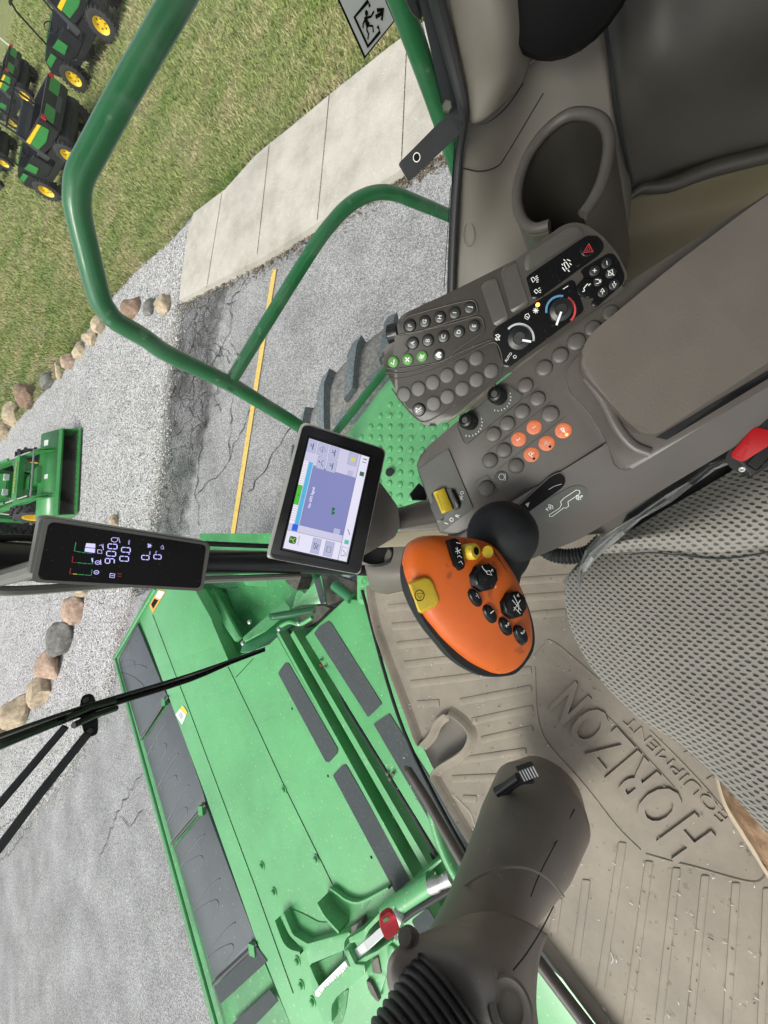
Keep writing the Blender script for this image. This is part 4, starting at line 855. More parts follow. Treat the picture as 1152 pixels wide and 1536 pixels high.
g2=glossy([(905,240),(920,225),(1020,165),(1045,168),(1065,200),(1088,255),(1082,290),(975,385),(955,385),(950,370),(968,345),(930,355),(900,330),(900,290),(925,265)])
g3=glossy([(545,495),(560,470),(865,275),(882,278),(920,395),(912,410),(612,635),(590,633)])
W2=W.off(.0022)
button(pan,W,*q4((937,147))[0],12.5,'black_gloss',.0022,'hazard_switch',.0004,lambda mb,q,x,y:(line(mb,q,[(x-7,y+6),(x+7,y+5),(x+1,y-7)],1.6,0,True),line(mb,q,[(x-2.5,y+3),(x+3,y+3),(x+.5,y-2.5)],.9,0,True)),'red_print')
def sy(par,f,m='white_print'): mb=MB(); f(mb); mb.build('symbol',m,par)
def L4(w,*ls): return lambda mb:[line(mb,W2,q4(*l),w,0) for l in ls]
sy(g1,L4(1.1,((838,205),(848,200),(862,222),(850,230),(838,205)),((832,222),(845,238)),((866,196),(852,190)),((838,190),(845,196)),((870,212),(862,205)),((862,240),(855,232)),((830,208),(835,214))))
sy(g1,L4(1.,((704,268),(712,262),(722,272),(712,284),(704,268)),((722,262),(730,256)),((724,268),(734,264)),((724,276),(735,273)),((726,284),(734,281)),((716,320),(724,312),(735,322),(726,330),(716,320)),((734,310),(741,306)),((738,318),(745,315)),((738,326),(745,324))))
mb=MB()
for l in ((738,240),(755,355)),((800,195),(812,262)): line(mb,W2,q4(*l),.8,0)
mb.build('panel_line','black_print',g1)
button(pan,W,*q4((927,308))[0],14,'black_gloss',.003,'phone_key',.0004,ln(1.4,[(-5,6),(-2,5),(-3,1),(3,-6),(4,-3),(7,-6)]))
for x,y,s,r in ((963,238,[[(-3,0),(3,0)],[(0,-3),(0,3)]],8),(1012,207,[[(0,-3),(1,3)]],8),(1030,247,[[(-5,-3),(5,4)],[(-4,4),(-3,-2),(2,-5),(3,3),(-4,4)]],8),(998,325,[[(-1,4),(-1,0),(-4,0),(-1,-5),(2,0),(-1,0)]],8),(1043,295,[[(0,-5),(0,-1),(-3,-1),(0,5),(3,-1),(0,-1)]],8),(977,283,[[(-4,-3),(1,-3),(3,1),(0,3),(-3,3)],[(4,-3),(4,1)]],7)):
    button(pan,W,*q4((x,y))[0],r,'black_plastic',.0028,'phone_key',.0003,ln(1.,*s))
sy(g3,L4(1.,((835,312),(857,298)))); sy(g3,L4(1.,((557,500),(565,508),(560,520)),((567,510),(577,502)),((567,510),(575,522)),((560,500),(570,498),(575,508),(566,513)),((556,512),(560,522),(572,520))))
sy(g3,lambda mb:(text(mb,W2,'AUTO',*q4((610,592))[0],4.,(.55,-.83),0),line(mb,W2,[(q4((637,590))[0][0]+2.3*math.cos(t*.63),q4((637,590))[0][1]+2.3*math.sin(t*.63)) for t in range(10)],.7,0,True)))
sy(g3,L4(.9,((680,418),(692,412),(698,425),(690,437),(678,430),(680,418)),((684,424),(694,430))))
def snow(mb):
    for t in range(4): a=t*.785; c=q4((723,400))[0]; line(mb,W2,[(c[0]-4.5*math.cos(a),c[1]-4.5*math.sin(a)),(c[0]+4.5*math.cos(a),c[1]+4.5*math.sin(a))],1.,0)
sy(g3,snow)
mb=MB(); c=W.hit(*q4((731,377))[0]); mb.lathe(c,W.n,[(.0022,.001),(.0020,.0024),(0,.003)],12); mb.build('indicator_lamp','lamp_orange',g3)
for cx_,cy_,arc,pt in ((655,515,(('grey_print',-10,140),),(668,522,704,528)),(825,400,(('blue_print',80,190),('red_print',-45,60)),(828,405,808,460))):
    x,y=q4((cx_,cy_))[0]; c=W.hit(x,y); R_=W.m(x,y,17.5); mb=MB(); mb.lathe(c,W.n,[(R_,0),(R_,.004),(R_*.95,.007),(R_*.55,.0085),(R_*.5,.0075),(0,.0075)],36)
    for i in range(34):
        q=i/34*6.283; A=W.n.orthogonal().normalized(); B=W.n.cross(A); d=A*math.cos(q)+B*math.sin(q); mb.box(c+d*R_*.93+W.n*.004,.0006,.0005,.003,d,W.n.cross(d),W.n)
    dl=mb.build('dial','black_plastic',pan,ang=40)
    mb=MB(); q1,q2=q4((pt[0],pt[1]),(pt[2],pt[3])); Wt=W.off(.0088); P1=Wt.hit(*q1);P2=Wt.hit(*q2); d=(P2-P1).normalized(); s_=W.n.cross(d); mb.box((P1+P2)/2,(P2-P1).length/2,.0011,.0008,d,s_,W.n); mb.build('pointer','white_print',dl)
    for m_,a0,a1 in arc:
        mb=MB(); P=[W.hit(x+(21.5)*math.cos(math.radians(a)),y-(21.5)*math.sin(math.radians(a))) for a in np.linspace(a0,a1,24)]; mb.ribbon(P,W.m(x,y,3.2),W.n,.0018); mb.build('dial_scale',m_,dl)
for s,x,y in (('F',207,462),('G',267,446),('H',329,428),('I',390,410),('J',452,388),('A',218,534),('B',280,523),('C',344,508),('D',407,488),('E',470,464)):
    button(pan,W,*q4((x,y))[0],9.3,'black_plastic',.0024,'letter_key',.0005,tx(s,6.2,(.16,-1),1,.025))
for x,y,sf in ((138,612,ln(1.6,[(-3,1),(1,4),(2,-4)])),(197,602,ln(1.6,[(-3,-3),(3,3)],[(3,-3),(-3,3)])),(256,589,ln(.9,[(-4,3),(-1,-3)],[(-2,4),(1,-2)],[(0,4),(4,-3)],[(-2,-3),(3,1)],[(-3,0),(2,3)]))): button(pan,W,*q4((x,y))[0],8.6,'green_button',.0024,'green_key',.0005,sf)
button(pan,W,*q4((325,583))[0],8.8,'black_plastic',.0024,'home_key',.0005,lambda mb,q,x,y: mb.face([q.hit(x+a,y+b) for a,b in ((-5,0),(-1,-4),(0,-5),(0,-3),(4,-4),(4,-1),(2,-1),(2,1),(4,1),(4,4),(0,4),(0,5))],q.n,0))
for x,y in ((180,745),(240,722),(299,696),(358,667),(418,632),(479,596),(302,783),(360,755),(421,722),(480,685),(540,648)): button(pan,W,*q4((x,y))[0],11.6,'button_plastic',.0008,'blank_key',.0003)
button(pan,W,*q4((243,808))[0],10,'black_plastic',.0024,'warning_key',.0005,ln(.9,[(-4,-3),(4,1),(-3,4),(-4,-3)],[(-4,3),(4,-4)]))
a_=(W.hit(*q4((60,520))[0])-W.hit(*q4((150,495))[0])).normalized(); c=W.off(-.012).hit(*q4((158,492))[0]); mb=MB(); mb.lathe(c,a_,[(.0125,0),(.0125,.012),(.0115,.0135),(0,.0138)],28)
for i in range(26):
    q=i/26*6.283; A=a_.orthogonal().normalized(); B=a_.cross(A); d=A*math.cos(q)+B*math.sin(q); mb.box(c+d*.0127+a_*.007,.0006,.0007,.005,d,a_.cross(d),a_)
mb.build('thumb_wheel','black_plastic',pan,ang=40)
# ============================================================ TOUCHSCREEN
Mo=Pl(D(490,750,.70),cw((.30,-.03,-1)))
mon=thing('touchscreen_monitor','black framed touchscreen with a lilac map page, on a swivel arm ahead of the console','monitor',D(530,760,.78))
mb=MB(); mb.slab(rnd(Mo.pts(q7((352,90),(400,78),(1083,305),(1088,345),(865,1395),(820,1390),(60,1250),(62,1200))),.008,5),Mo.n,.030,.004,3,lift=-.002); mb.build('monitor_housing','housing_light',mon,ang=50)
mb=MB(); mb.slab(rnd(Mo.pts(q7((372,92),(1082,318),(860,1390),(78,1250))),.010,5),Mo.n,.006,.0025,3,lift=.001); bz=mb.build('bezel','black_plastic',mon,ang=50)
SC=lambda u,v: None
c00,c10,c11,c01=q7((425,215),(945,380),(748,1283),(200,1163))   # image-left/top corner, right/top, right/bottom, left/bottom
def sc(u,v):  # u: 0 image top .. 1 image bottom (screen right -> left), v: 0 screen top (image left) .. 1 screen bottom
    a=(c00[0]*(1-v)+c10[0]*v,c00[1]*(1-v)+c10[1]*v); b=(c01[0]*(1-v)+c11[0]*v,c01[1]*(1-v)+c11[1]*v); return a[0]*(1-u)+b[0]*u,a[1]*(1-u)+b[1]*u
def rect(mb,pl,u0,v0,u1,v1): mb.face(pl.pts([sc(u0,v0),sc(u1,v0),sc(u1,v1),sc(u0,v1)]),pl.n,0)
o1=Mo.off(.0014); mb=MB(); mb.ribbon([Mo.off(.0013).hit(*sc(u,v)) for u,v in ((-.02,-.02),(1.02,-.03),(1.02,1.03),(-.02,1.03))],.003,Mo.n,.0,True); mb.build('screen_edge','black_gloss',bz)
mb=MB(); rect(mb,o1,0,0,1,1); scn=mb.build('screen','scr_lilac',mon)
o2=o1.off(.0003);o3=o1.off(.0006);o4=o1.off(.0009)
def sp_(name,m,f,pl=None):
    mb=MB(); f(mb); return mb.build(name,m,scn)
def R2(*rs,pl=o2): return lambda mb:[rect(mb,pl,*r) for r in rs]
sp_('map_area','scr_map',R2((.22,.16,.77,.86)))
sp_('light_bar','scr_white',R2((.20,.00,.77,.075)))
sp_('cyan_bar','scr_cyan',R2((.20,.085,.77,.15)))
sp_('green_box','scr_green',R2((.42,.00,.60,.075),pl=o3))
sp_('blue_box','scr_blue',R2((.77,.06,.83,.15),pl=o3))
sp_('side_page','scr_lilac2',R2((.835,.0,1,.86)))
sp_('bottom_bar','scr_lilac2',R2((.0,.87,1.,.995)))
def keys(mb):
    pass
for r in ((.01,.0,.115,.14),(.01,.17,.115,.33),(.01,.36,.115,.51),(.125,.21,.235,.34),(.125,.37,.235,.52),(.01,.68,.12,.82),(.85,.42,.99,.55),(.85,.62,.99,.76),(.17,.61+.1,.22,.80),(.72,.70,.77,.80)): sp_('screen_key','scr_key',R2(r,pl=o3))
def blk(mb):
    L_=lambda w,*l: line(mb,o4,[sc(*p) for p in l],w,0)
    for i in range(26):
        u=.215+i*.021
        if not .41<u<.61: L_(.35,(u,.005),(u,.07))
    for r in ((.01,.0,.115,.14),(.01,.17,.115,.33),(.01,.36,.115,.51),(.125,.21,.235,.34),(.125,.37,.235,.52),(.01,.68,.12,.82),(.85,.42,.99,.55),(.85,.62,.99,.76)):
        u0,v0,u1,v1=r; L_(.35,(u0,v0),(u1,v0),(u1,v1),(u0,v1),(u0,v0))
    for (u,v) in ((.06,.07),(.06,.43),(.18,.44)):
        L_(1.4,(u-.03,v+.02),(u+.03,v+.02)); L_(1.2,(u,v-.03),(u,v+.02)); L_(.9,(u-.02,v-.03),(u-.01,v))
    L_(.6,(.06,.20),(.09,.25),(.06,.30),(.03,.25),(.06,.20)); L_(.8,(.04,.25),(.08,.25)); L_(.9,(.15,.30),(.18,.27),(.21,.31)); L_(1.4,(.165,.23),(.18,.25))
    L_(.9,(.89,.44),(.95,.52)); L_(.8,(.90,.53),(.95,.45)); L_(.7,(.89,.48),(.92,.44),(.95,.48),(.92,.52),(.89,.48)); L_(.8,(.9,.66),(.95,.66),(.95,.72),(.9,.72),(.9,.66)); L_(1.,(.06,.90),(.06,.97)); L_(1.5,(.03,.91),(.03,.97)); L_(.8,(.9,.90),(.93,.97),(.96,.90)); L_(1.8,(.17,.91),(.17,.97)); L_(1.,(.70,.91),(.75,.96)); L_(.5,(.0,.86),(1,.86)); L_(.5,(.835,0),(.835,.86)); L_(.5,(.87,.885),(.87,.98),(.95,.98),(.95,.885),(.87,.885))
    text(mb,o4,'0',*sc(.51,.045),3.4,(-.25,-.97),0,bold=.03); text(mb,o4,'0',*sc(.51,.12),2.6,(-.25,-.97),0)
sp_('screen_legend','scr_line',blk)
sp_('screen_message','scr_white',lambda mb: text(mb,o4,'No GPS Signal.',*sc(.50,.245),3.8,(sc(.4,.24)[0]-sc(.5,.24)[0],sc(.4,.24)[1]-sc(.5,.24)[1]),0,1.05,bold=.03))
sp_('map_marker','scr_dgreen',lambda mb:[mb.face(o3.pts([sc(a,b_),sc(a+.035,b_),sc(a+.02,b_+.05),sc(a,b_+.045)]),Mo.n,0) for a,b_ in ((.54,.60),(.575,.61))])
def logo(mb): mb.face(rnd(o3.pts([sc(.88,.06),sc(.945,.06),sc(.945,.17),sc(.88,.17)]),.003),Mo.n,0)
lg=sp_('logo_badge','scr_dgreen',logo)
sp_('logo_deer','scr_yellow',lambda mb:[line(mb,o4,[sc(*p) for p in l],.9,0) for l in (((.90,.13),(.915,.12),(.93,.13)),((.915,.12),(.905,.09)),((.93,.13),(.935,.155)),((.9,.13),(.895,.15)),((.905,.09),(.895,.075)),((.905,.09),(.915,.075)))])
sp_('logo_text','scr_line',lambda mb: text(mb,o4,'JOHN DEERE',*sc(.905,.205),1.9,(sc(.4,.24)[0]-sc(.5,.24)[0],sc(.4,.24)[1]-sc(.5,.24)[1]),0))
sp_('teal_icon','scr_teal',R2((.80,.90,.84,.97),pl=o3)); sp_('yellow_icon','scr_yellow',R2((.05,.72,.08,.79),pl=o4)); sp_('green_icon','scr_dgreen',R2((.15,.905,.19,.975),pl=o3))
# arm
mb=MB(); aP=facing(590,780,.80,.95); mb.slab(rnd(aP.pts([(560,712),(574,728),(597,760),(600,790),(592,806),(572,818),(548,832),(520,836),(530,760)]),.006),aP.n,.05,.008,4); mb.build('mounting_arm','taupe_plastic',mon,ang=50)
mb=MB(); mb.tube([D(596,778,.84),D(650,768,.86),D(705,760,.86)],[.024,.026,.026],14,flat=.7); mb.build('arm_tube','taupe_plastic',mon,ang=50)
# ============================================================ CORNER DISPLAY
pA,pB,pC=D(59,777,.50),D(46,872,.50),D(314,816,.665); nn=(pC-pA).cross(pB-pA); nn=nn if nn.dot(CAM-pA)>0 else -nn; Cd=Pl(pA,nn)
cdp=thing('corner_display','tall black instrument display in a grey frame, mounted on the front corner pillar','display',(pA+pC)/2)
mb=MB(); mb.slab(rnd(Cd.pts([(60,778),(74,776),(312,813),(317,820),(306,882),(298,887),(56,874),(44,866)]),.012,5),Cd.n,.030,.004,3,lift=-.003); mb.build('display_housing','housing_grey',cdp,ang=50)
mb=MB(); mb.slab(rnd(Cd.pts(q8((140,70),(180,66),(1088,212),(1092,240),(1052,480),(1030,486),(90,436),(68,418))),.010,5),Cd.n,.004,.0015,2); mb.build('display_rim','housing_grey',cdp,ang=50)
mb=MB(); mb.slab(rnd(Cd.pts(q8((165,86),(1072,222),(1038,470),(98,420))),.008,5),Cd.n,.002,.0004,1,lift=.0006); gs=mb.build('display_glass','black_gloss',cdp,ang=50)
d2=Cd.off(.0010)
SEG={'0':'abcdef','9':'abcdfg','1':'bc'}
def digit(mb,ch,x,y,h,w,lw):   # x,y = centre in q8 units; digit up = image left, reading direction = image up
    ux,uy=.03,-1.; vx,vy=-.995,-.07
    P=lambda a,b_: (x+ux*a*w/2+vx*b_*h/2, y+uy*a*w/2+vy*b_*h/2)
    seg=dict(a=((-.8,1),(.8,1)),b=((1,.9),(1,.1)),c=((1,-.1),(1,-.9)),d=((-.8,-1),(.8,-1)),e=((-1,-.1),(-1,-.9)),f=((-1,.9),(-1,.1)),g=((-.8,0),(.8,0)))
    for s_ in SEG[ch]: line(mb,d2,q8(*[P(*q) for q in seg[s_]]),lw,0)
mb=MB()
for i,ch in enumerate('900'): digit(mb,ch,517+i*8-0,313-i*42,52,27,1.35)
digit(mb,'0',600,300,50,27,1.3); digit(mb,'0',610,249,50,27,1.3); line(mb,d2,q8((625,273),(632,272)),1.6,0)
digit(mb,'0',722,293,42,24,1.2); digit(mb,'0',792,289,42,24,1.2)
mb.face(d2.pts(q8((382,210),(434,214),(432,238),(376,232))),Cd.n,0); mb.face(d2.pts(q8((375,236),(432,242),(430,266),(372,258))),Cd.n,0)
l8=lambda w,*l: line(mb,d2,q8(*l),w,0)
l8(.8,(525,185),(535,178),(560,180),(563,195),(548,205),(530,200),(525,185)); l8(.7,(568,178),(576,208))
l8(.8,(447,248),(470,250),(472,270),(447,268),(447,248)); l8(.7,(455,225),(468,218),(480,240)); l8(.7,(478,215),(480,250))
for cx_,cy_ in ((447,322),(440,378)): l8(.9,*[(cx_+14*math.cos(t*.7),cy_+11*math.sin(t*.7)) for t in range(10)]); l8(.9,(cx_-6,cy_),(cx_+6,cy_))
l8(.9,(464,305),(466,335)); l8(1.4,(414,296),(418,320)); l8(.9,(520,384),(546,388),(543,410),(517,407),(520,384)); l8(.9,(525,397),(540,398))
for a in range(3): l8(.8,(748+12*math.cos(a*1.05),225+12*math.sin(a*1.05)),(748-12*math.cos(a*1.05),225-12*math.sin(a*1.05)))
l8(.7,(733,218),(740,212),(740,236),(732,232)); l8(.8,(810,235),(822,222),(828,243),(812,243))
text(mb,d2,'MPH',*q8((628,205))[0],2.6,(.1,-1),0); text(mb,d2,'RPM',*q8((748,268))[0],2.2,(.1,-1),0); text(mb,d2,'PSI',*q8((784,262))[0],2.2,(.1,-1),0)
mb.build('readout','lcd_violet',gs)
for m_,ls in (('lcd_green',(((322,205),(313,255),(350,262)),((355,263),(380,266)),((385,266),(415,268)),((330,322),(355,325)),((360,326),(385,328)),((390,328),(418,330),(422,295)),((335,390),(370,393)),((375,393),(410,396),(415,362)))),('lcd_red',(((420,268),(432,268),(436,220)),((305,285),(300,320),(325,322)),((292,355),(286,385),(302,388)),((560,385),(585,388)),((562,400),(583,402)))),('lcd_yellow',(((305,387),(330,389)),))):
    mb=MB()
    for l in ls: line(mb,d2,q8(*l),1.1,0)
    mb.build('gauge_bar',m_,gs)
mb=MB(); mb.tube([D(60,850,.53),D(36,858,.55),D(5,866,.57),D(-20,872,.58)],[.012,.013,.012,.012],10,sm=3); mb.build('display_bracket','housing_grey',cdp)
# ============================================================ SEAT
m=bpy.data.materials.new('seat_fabric'); m.use_nodes=True; M['seat_fabric']=m; nt=m.node_tree; b=nt.nodes['Principled BSDF']; b.inputs['Roughness'].default_value=.9; b.inputs['Specular IOR Level'].default_value=.15; b.inputs['Sheen Weight'].default_value=.3
nd_=nt.nodes.new; L=nt.links
tc=nd_('ShaderNodeTexCoord'); mp=nd_('ShaderNodeMapping'); 
zs=CAM.z-.62; g0=Z(1000,950,zs); g1_=Z(1100,955,zs); ang_=math.atan2(g1_.y-g0.y,g1_.x-g0.x)
mp.inputs['Rotation'].default_value=(0,0,-ang_); L.new(tc.outputs['Object'],mp.inputs['Vector'])
nz=nd_('ShaderNodeTexNoise'); nz.inputs['Scale'].default_value=9; L.new(mp.outputs[0],nz.inputs['Vector'])
vm=nd_('ShaderNodeVectorMath'); vm.operation='MULTIPLY_ADD'; L.new(nz.outputs['Color'],vm.inputs[0]); vm.inputs[1].default_value=(.006,.006,0); L.new(mp.outputs[0],vm.inputs[2])
sx=nd_('ShaderNodeSeparateXYZ'); L.new(vm.outputs[0],sx.inputs[0])
def mth(op,a,b_=None):
    n=nd_('ShaderNodeMath'); n.operation=op
    for i,v in enumerate((a,b_)):
        if v is None: continue
        if isinstance(v,(int,float)): n.inputs[i].default_value=v
        else: L.new(v,n.inputs[i])
    return n.outputs[0]
PX,PY=.0100,.0096
def latt(ox,oy):
    fx=mth('SUBTRACT',mth('FRACT',mth('ADD',mth('DIVIDE',sx.outputs[0],PX),ox)),.5); fy=mth('SUBTRACT',mth('FRACT',mth('ADD',mth('DIVIDE',sx.outputs[1],PY),oy)),.5)
    fx=mth('ADD',fx,mth('MULTIPLY',fy,.35))
    return mth('ADD',mth('POWER',mth('ABSOLUTE',mth('DIVIDE',fx,.25)),2.),mth('POWER',mth('ABSOLUTE',mth('DIVIDE',fy,.19)),2.))
dd_=mth('MINIMUM',latt(0,0),latt(.5,.5))
n9=nd_('ShaderNodeTexNoise'); n9.inputs['Scale'].default_value=500; n9.inputs['Detail'].default_value=3; L.new(tc.outputs['Object'],n9.inputs['Vector'])
dd2=mth('ADD',dd_,mth('MULTIPLY',mth('SUBTRACT',n9.outputs[0],.5),2.6))
r_=nd_('ShaderNodeValToRGB'); e=r_.color_ramp.elements; e[0].position=.55; e[0].color=(.075,.068,.066,1); e[1].position=1.15; e[1].color=(.30,.28,.25,1); L.new(dd2,r_.inputs[0])
wv=nd_('ShaderNodeTexWave'); wv.inputs['Scale'].default_value=260; wv.inputs['Distortion'].default_value=2; m2=nd_('ShaderNodeMapping'); m2.inputs['Rotation'].default_value=(0,0,-ang_+.7); L.new(tc.outputs['Object'],m2.inputs[0]); L.new(m2.outputs[0],wv.inputs['Vector'])
r2=nd_('ShaderNodeValToRGB'); r2.color_ramp.elements[0].color=(.62,.62,.62,1); r2.color_ramp.elements[1].color=(1.15,1.15,1.12,1); L.new(wv.outputs['Fac'],r2.inputs[0])
mm=nd_('ShaderNodeMix'); mm.data_type='RGBA'; mm.blend_type='MULTIPLY'; mm.inputs['Factor'].default_value=1; L.new(r_.outputs[0],mm.inputs['A']); L.new(r2.outputs[0],mm.inputs['B']); L.new(mm.outputs['Result'],b.inputs['Base Color'])
mn=mth('MINIMUM',dd2,1.3); bp=nd_('ShaderNodeBump'); bp.inputs['Strength'].default_value=.8; bp.inputs['Distance'].default_value=.003; L.new(mn,bp.inputs['Height']); L.new(bp.outputs[0],b.inputs['Normal'])
seat=thing('operator_seat','grey beige operator seat covered in coarse holed mesh fabric','seat',(Z(1100,950,FL)))
def zg(rows,name,m_,th=.01,nu=6,nv=6):
    o=MB().grid([[Z(x,y,zs+h) for x,y,h in r] for r in rows],nu,nv).build(name,m_,seat,ang=None); return o
rows=[[(900,850,-.12),(885,836,-.05),(960,788,-.03),(1050,738,-.02),(1160,690,-.02),(1300,620,-.02)],
[(872,872,-.12),(856,862,-.05),(930,850,-.006),(1040,810,.0),(1170,760,.0),(1300,700,0)],
[(868,905,-.12),(850,905,-.05),(925,900,-.002),(1040,880,.004),(1170,850,.005),(1300,820,0)],
[(882,955,-.12),(865,960,-.05),(945,960,-.004),(1060,950,.006),(1180,940,.008),(1300,940,0)],
[(918,1010,-.12),(903,1022,-.05),(975,1020,-.008),(1080,1010,.002),(1180,1020,.005),(1300,1040,0)],
[(972,1062,-.12),(958,1077,-.05),(1024,1070,-.010),(1110,1080,.0),(1190,1090,.002),(1300,1120,0)],
[(1028,1098,-.12),(1015,1113,-.05),(1075,1118,-.012),(1140,1145,-.006),(1200,1170,-.004),(1300,1200,0)],
[(1078,1142,-.12),(1066,1158,-.05),(1112,1175,-.018),(1160,1205,-.012),(1215,1240,-.01),(1300,1280,0)],
[(1150,1215,-.12),(1140,1238,-.05),(1175,1255,-.02),(1200,1290,-.02),(1250,1320,-.02),(1320,1360,-.02)],
[(1200,1270,-.14),(1190,1300,-.10),(1215,1310,-.08),(1240,1340,-.08),(1280,1370,-.08),(1330,1390,-.08)]]
zg(rows,'seat_cushion','seat_fabric')
zg([[(880,840,-.09),(905,822,-.03),(985,772,-.02),(1080,717,-.02),(1180,655,-.02),(1300,590,-.03)],[(905,835,-.04),(925,815,.004),(1005,788,.016),(1090,755,.022),(1190,715,.025),(1300,670,.02)],[(930,830,-.02),(955,815,.010),(1015,806,.022),(1090,800,.026),(1190,775,.028),(1300,740,.02)],[(940,838,-.03),(965,828,-.006),(1020,828,.0),(1090,832,.0),(1190,815,.0),(1300,790,.0)]],'side_bolster','seat_fabric')
mb=MB(); mb.tube([Z(945,832,zs+.001),Z(975,829,zs+.004),Z(1020,833,zs+.005),(Z(1090,838,zs+.005)),Z(1190,821,zs+.005),Z(1300,795,zs+.005)],.0011,6,sm=4); mb.build('seat_seam','grip_strip',seat)
mb=MB(); mb.slab([Z(x,y,zs-.10) for x,y in ((920,880),(980,860),(1300,760),(1350,1300),(1190,1290),(1060,1150),(960,1060),(900,990))],UP,.10,.01); mb.slab([Z(x,y,zs-.2) for x,y in ((1000,900),(1300,820),(1330,1200),(1180,1180))],UP,.28); mb.build('seat_base','black_plastic',seat)
mb=MB(); mb.slab([Z(x,y,zs-.04) for x,y in ((905,838),(1080,735),(1300,610),(1300,560),(1060,690),(940,770))],UP,.05,.004); mb.build('seat_frame','black_plastic',seat)
# clear film tucked along the seat edge
mb=MB(); pth=[(868,880),(872,855),(885,832),(905,812),(930,795),(960,775),(1000,748),(1035,725),(1068,700),(1095,690)]
vs=[]
for i,(x,y) in enumerate(pth):
    wdt=[8,14,26,24,20,14,16,14,14,8][i]
    for k in range(7): vs.append(Z(x+(k/6-.5)*wdt*.6+random.uniform(-2,2),y+(k/6-.5)*wdt*.6+random.uniform(-2,2),zs+.012+random.uniform(-.016,.016)))
mb.add(vs,[(i*7+k,i*7+k+1,(i+1)*7+k+1,(i+1)*7+k) for i in range(9) for k in range(6)]); o=mb.build('plastic_film','film',ang=10,loc=Z(900,820,zs)); tag(o,'crumpled clear plastic film caught between seat edge and console','plastic film')
# hose and clip by seat front
mb=MB(); hp=cat1([Z(x,y,FL+.32) for x,y in ((812,818),(822,828),(840,834),(862,834),(885,828),(905,810))],None,14)[0]; mb.tube(hp,[.015+.0014*math.sin(i*1.9) for i in range(len(hp))],14); o=mb.build('corrugated_hose','black_rubber',ang=60,loc=Z(850,830,FL+.3)); tag(o,'short black corrugated hose looping between console and seat front','hose')
mb=MB(); cp=facing(860,858,.62,.7); mb.slab(rnd(cp.pts([(843,872),(873,838),(880,843),(876,858),(856,880),(848,878)]),.003),cp.n,.006,.001); mb.build('seat_strap','housing_grey',seat)
# buckle
bp_=facing(1125,675,.435,.8); bu=thing('seat_belt_buckle','black seat belt buckle with a red release button, beside the seat','buckle',bp_.o)
mb=MB(); mb.slab(rnd(bp_.pts([(1087,688),(1093,676),(1133,634),(1160,610),(1230,620),(1215,650),(1140,708),(1126,716),(1117,713),(1095,702)]),.006),bp_.n,.022,.004,4); mb.build('buckle_body','black_plastic',bu,ang=50)
mb=MB(); mb.slab(rnd(bp_.pts([(1094,684),(1130,640),(1175,650),(1170,658),(1113,694)]),.003),bp_.n,.004,.0015,3,lift=.002); rb=mb.build('release_button','red_buckle',bu,ang=50)
mb=MB(); text(mb,bp_.off(.0021),'PRESS',1113,676,6,(-.62,.78),0); mb.build('button_lettering','red_key',rb)
mb=MB(); mb.lathe(bp_.hit(1113,704),bp_.n,[(.003,0),(.003,.0012),(.0012,.0014),(0,.0008)],14); mb.build('rivet','metal',bu)
mb=MB(); mb.ribbon(rnd(bp_.pts([(1119,696),(1160,655),(1175,665),(1135,706)]),.002),.0012,bp_.n,.0006,True); mb.build('buckle_groove','black_gloss',bu)
# boot
bt=thing('boot','worn tan leather work boot at the edge of the mat beside the seat','boot',Z(1120,1240,FL))
rows=[[(1078,1150,.04),(1092,1150,.09),(1120,1160,.12),(1160,1170,.12)],[(1086,1185,.02),(1096,1192,.07),(1120,1200,.12),(1165,1210,.13)],[(1098,1215,.01),(1108,1222,.06),(1130,1228,.11),(1175,1235,.12)],[(1120,1250,.0),(1128,1258,.05),(1148,1262,.09),(1190,1268,.10)],[(1145,1290,0),(1152,1300,.03),(1170,1300,.05),(1210,1300,.06)],[(1170,1330,0),(1178,1335,.01),(1190,1335,.02),(1230,1330,.03)]]
k=MB().grid([[Z(x,y,FL+.02+h) for x,y,h in r] for r in rows],6,6)
k.v=[tuple(V(p)+V((0,0,.012))*noise.noise(V(p)*38)+V((0,0,.006))*noise.noise(V(p)*90)) for p in k.v]; o=k.build('boot_upper','leather',bt,ang=None); q=o.modifiers.new('Solidify','SOLIDIFY'); q.thickness=.004
mb=MB(); mb.tube([Z(x,y,FL+.02) for x,y in ((1076,1150),(1084,1186),(1096,1217),(1118,1252),(1143,1292),(1170,1335))],.008,8,sm=4); mb.build('boot_sole','sole',bt)
# ============================================================ STEERING COLUMN
stc=thing('steering_column','stout taupe steering column leaning over the foot rail','steering column',Z(850,1230,FL))
cl=[D(822,1180,.93),D(808,1212,.88),D(785,1262,.80),D(752,1325,.715),D(725,1392,.63),D(700,1462,.55),D(650,1560,.48)]
px_r=[48,70,70,60,60,70,82]
mb=MB(); mb.tube(cl,[r*d/F for r,d in zip(px_r,(.93,.88,.80,.715,.63,.55,.48))],32,sm=5); mb.build('column_shroud','column_plastic',stc,ang=60)
mb=MB(); 
rows=[[(655,1390,.52),(690,1380,.545),(740,1372,.56),(790,1385,.57),(818,1400,.60)],[(610,1410,.50),(660,1400,.515),(720,1400,.52),(775,1420,.53),(805,1440,.56)],[(585,1435,.49),(640,1425,.49),(710,1430,.48),(770,1460,.49),(800,1500,.53)],[(582,1470,.50),(640,1460,.48),(715,1475,.46),(775,1510,.475),(805,1550,.52)],[(600,1510,.52),(660,1520,.48),(720,1530,.46),(780,1570,.47),(810,1610,.52)]]
o=mb.grid([[D(*p) for p in r] for r in rows],6,6).build('upper_cowl','column_plastic',stc,ang=60); q=o.modifiers.new('Solidify','SOLIDIFY'); q.thickness=.004
mb=MB(); 
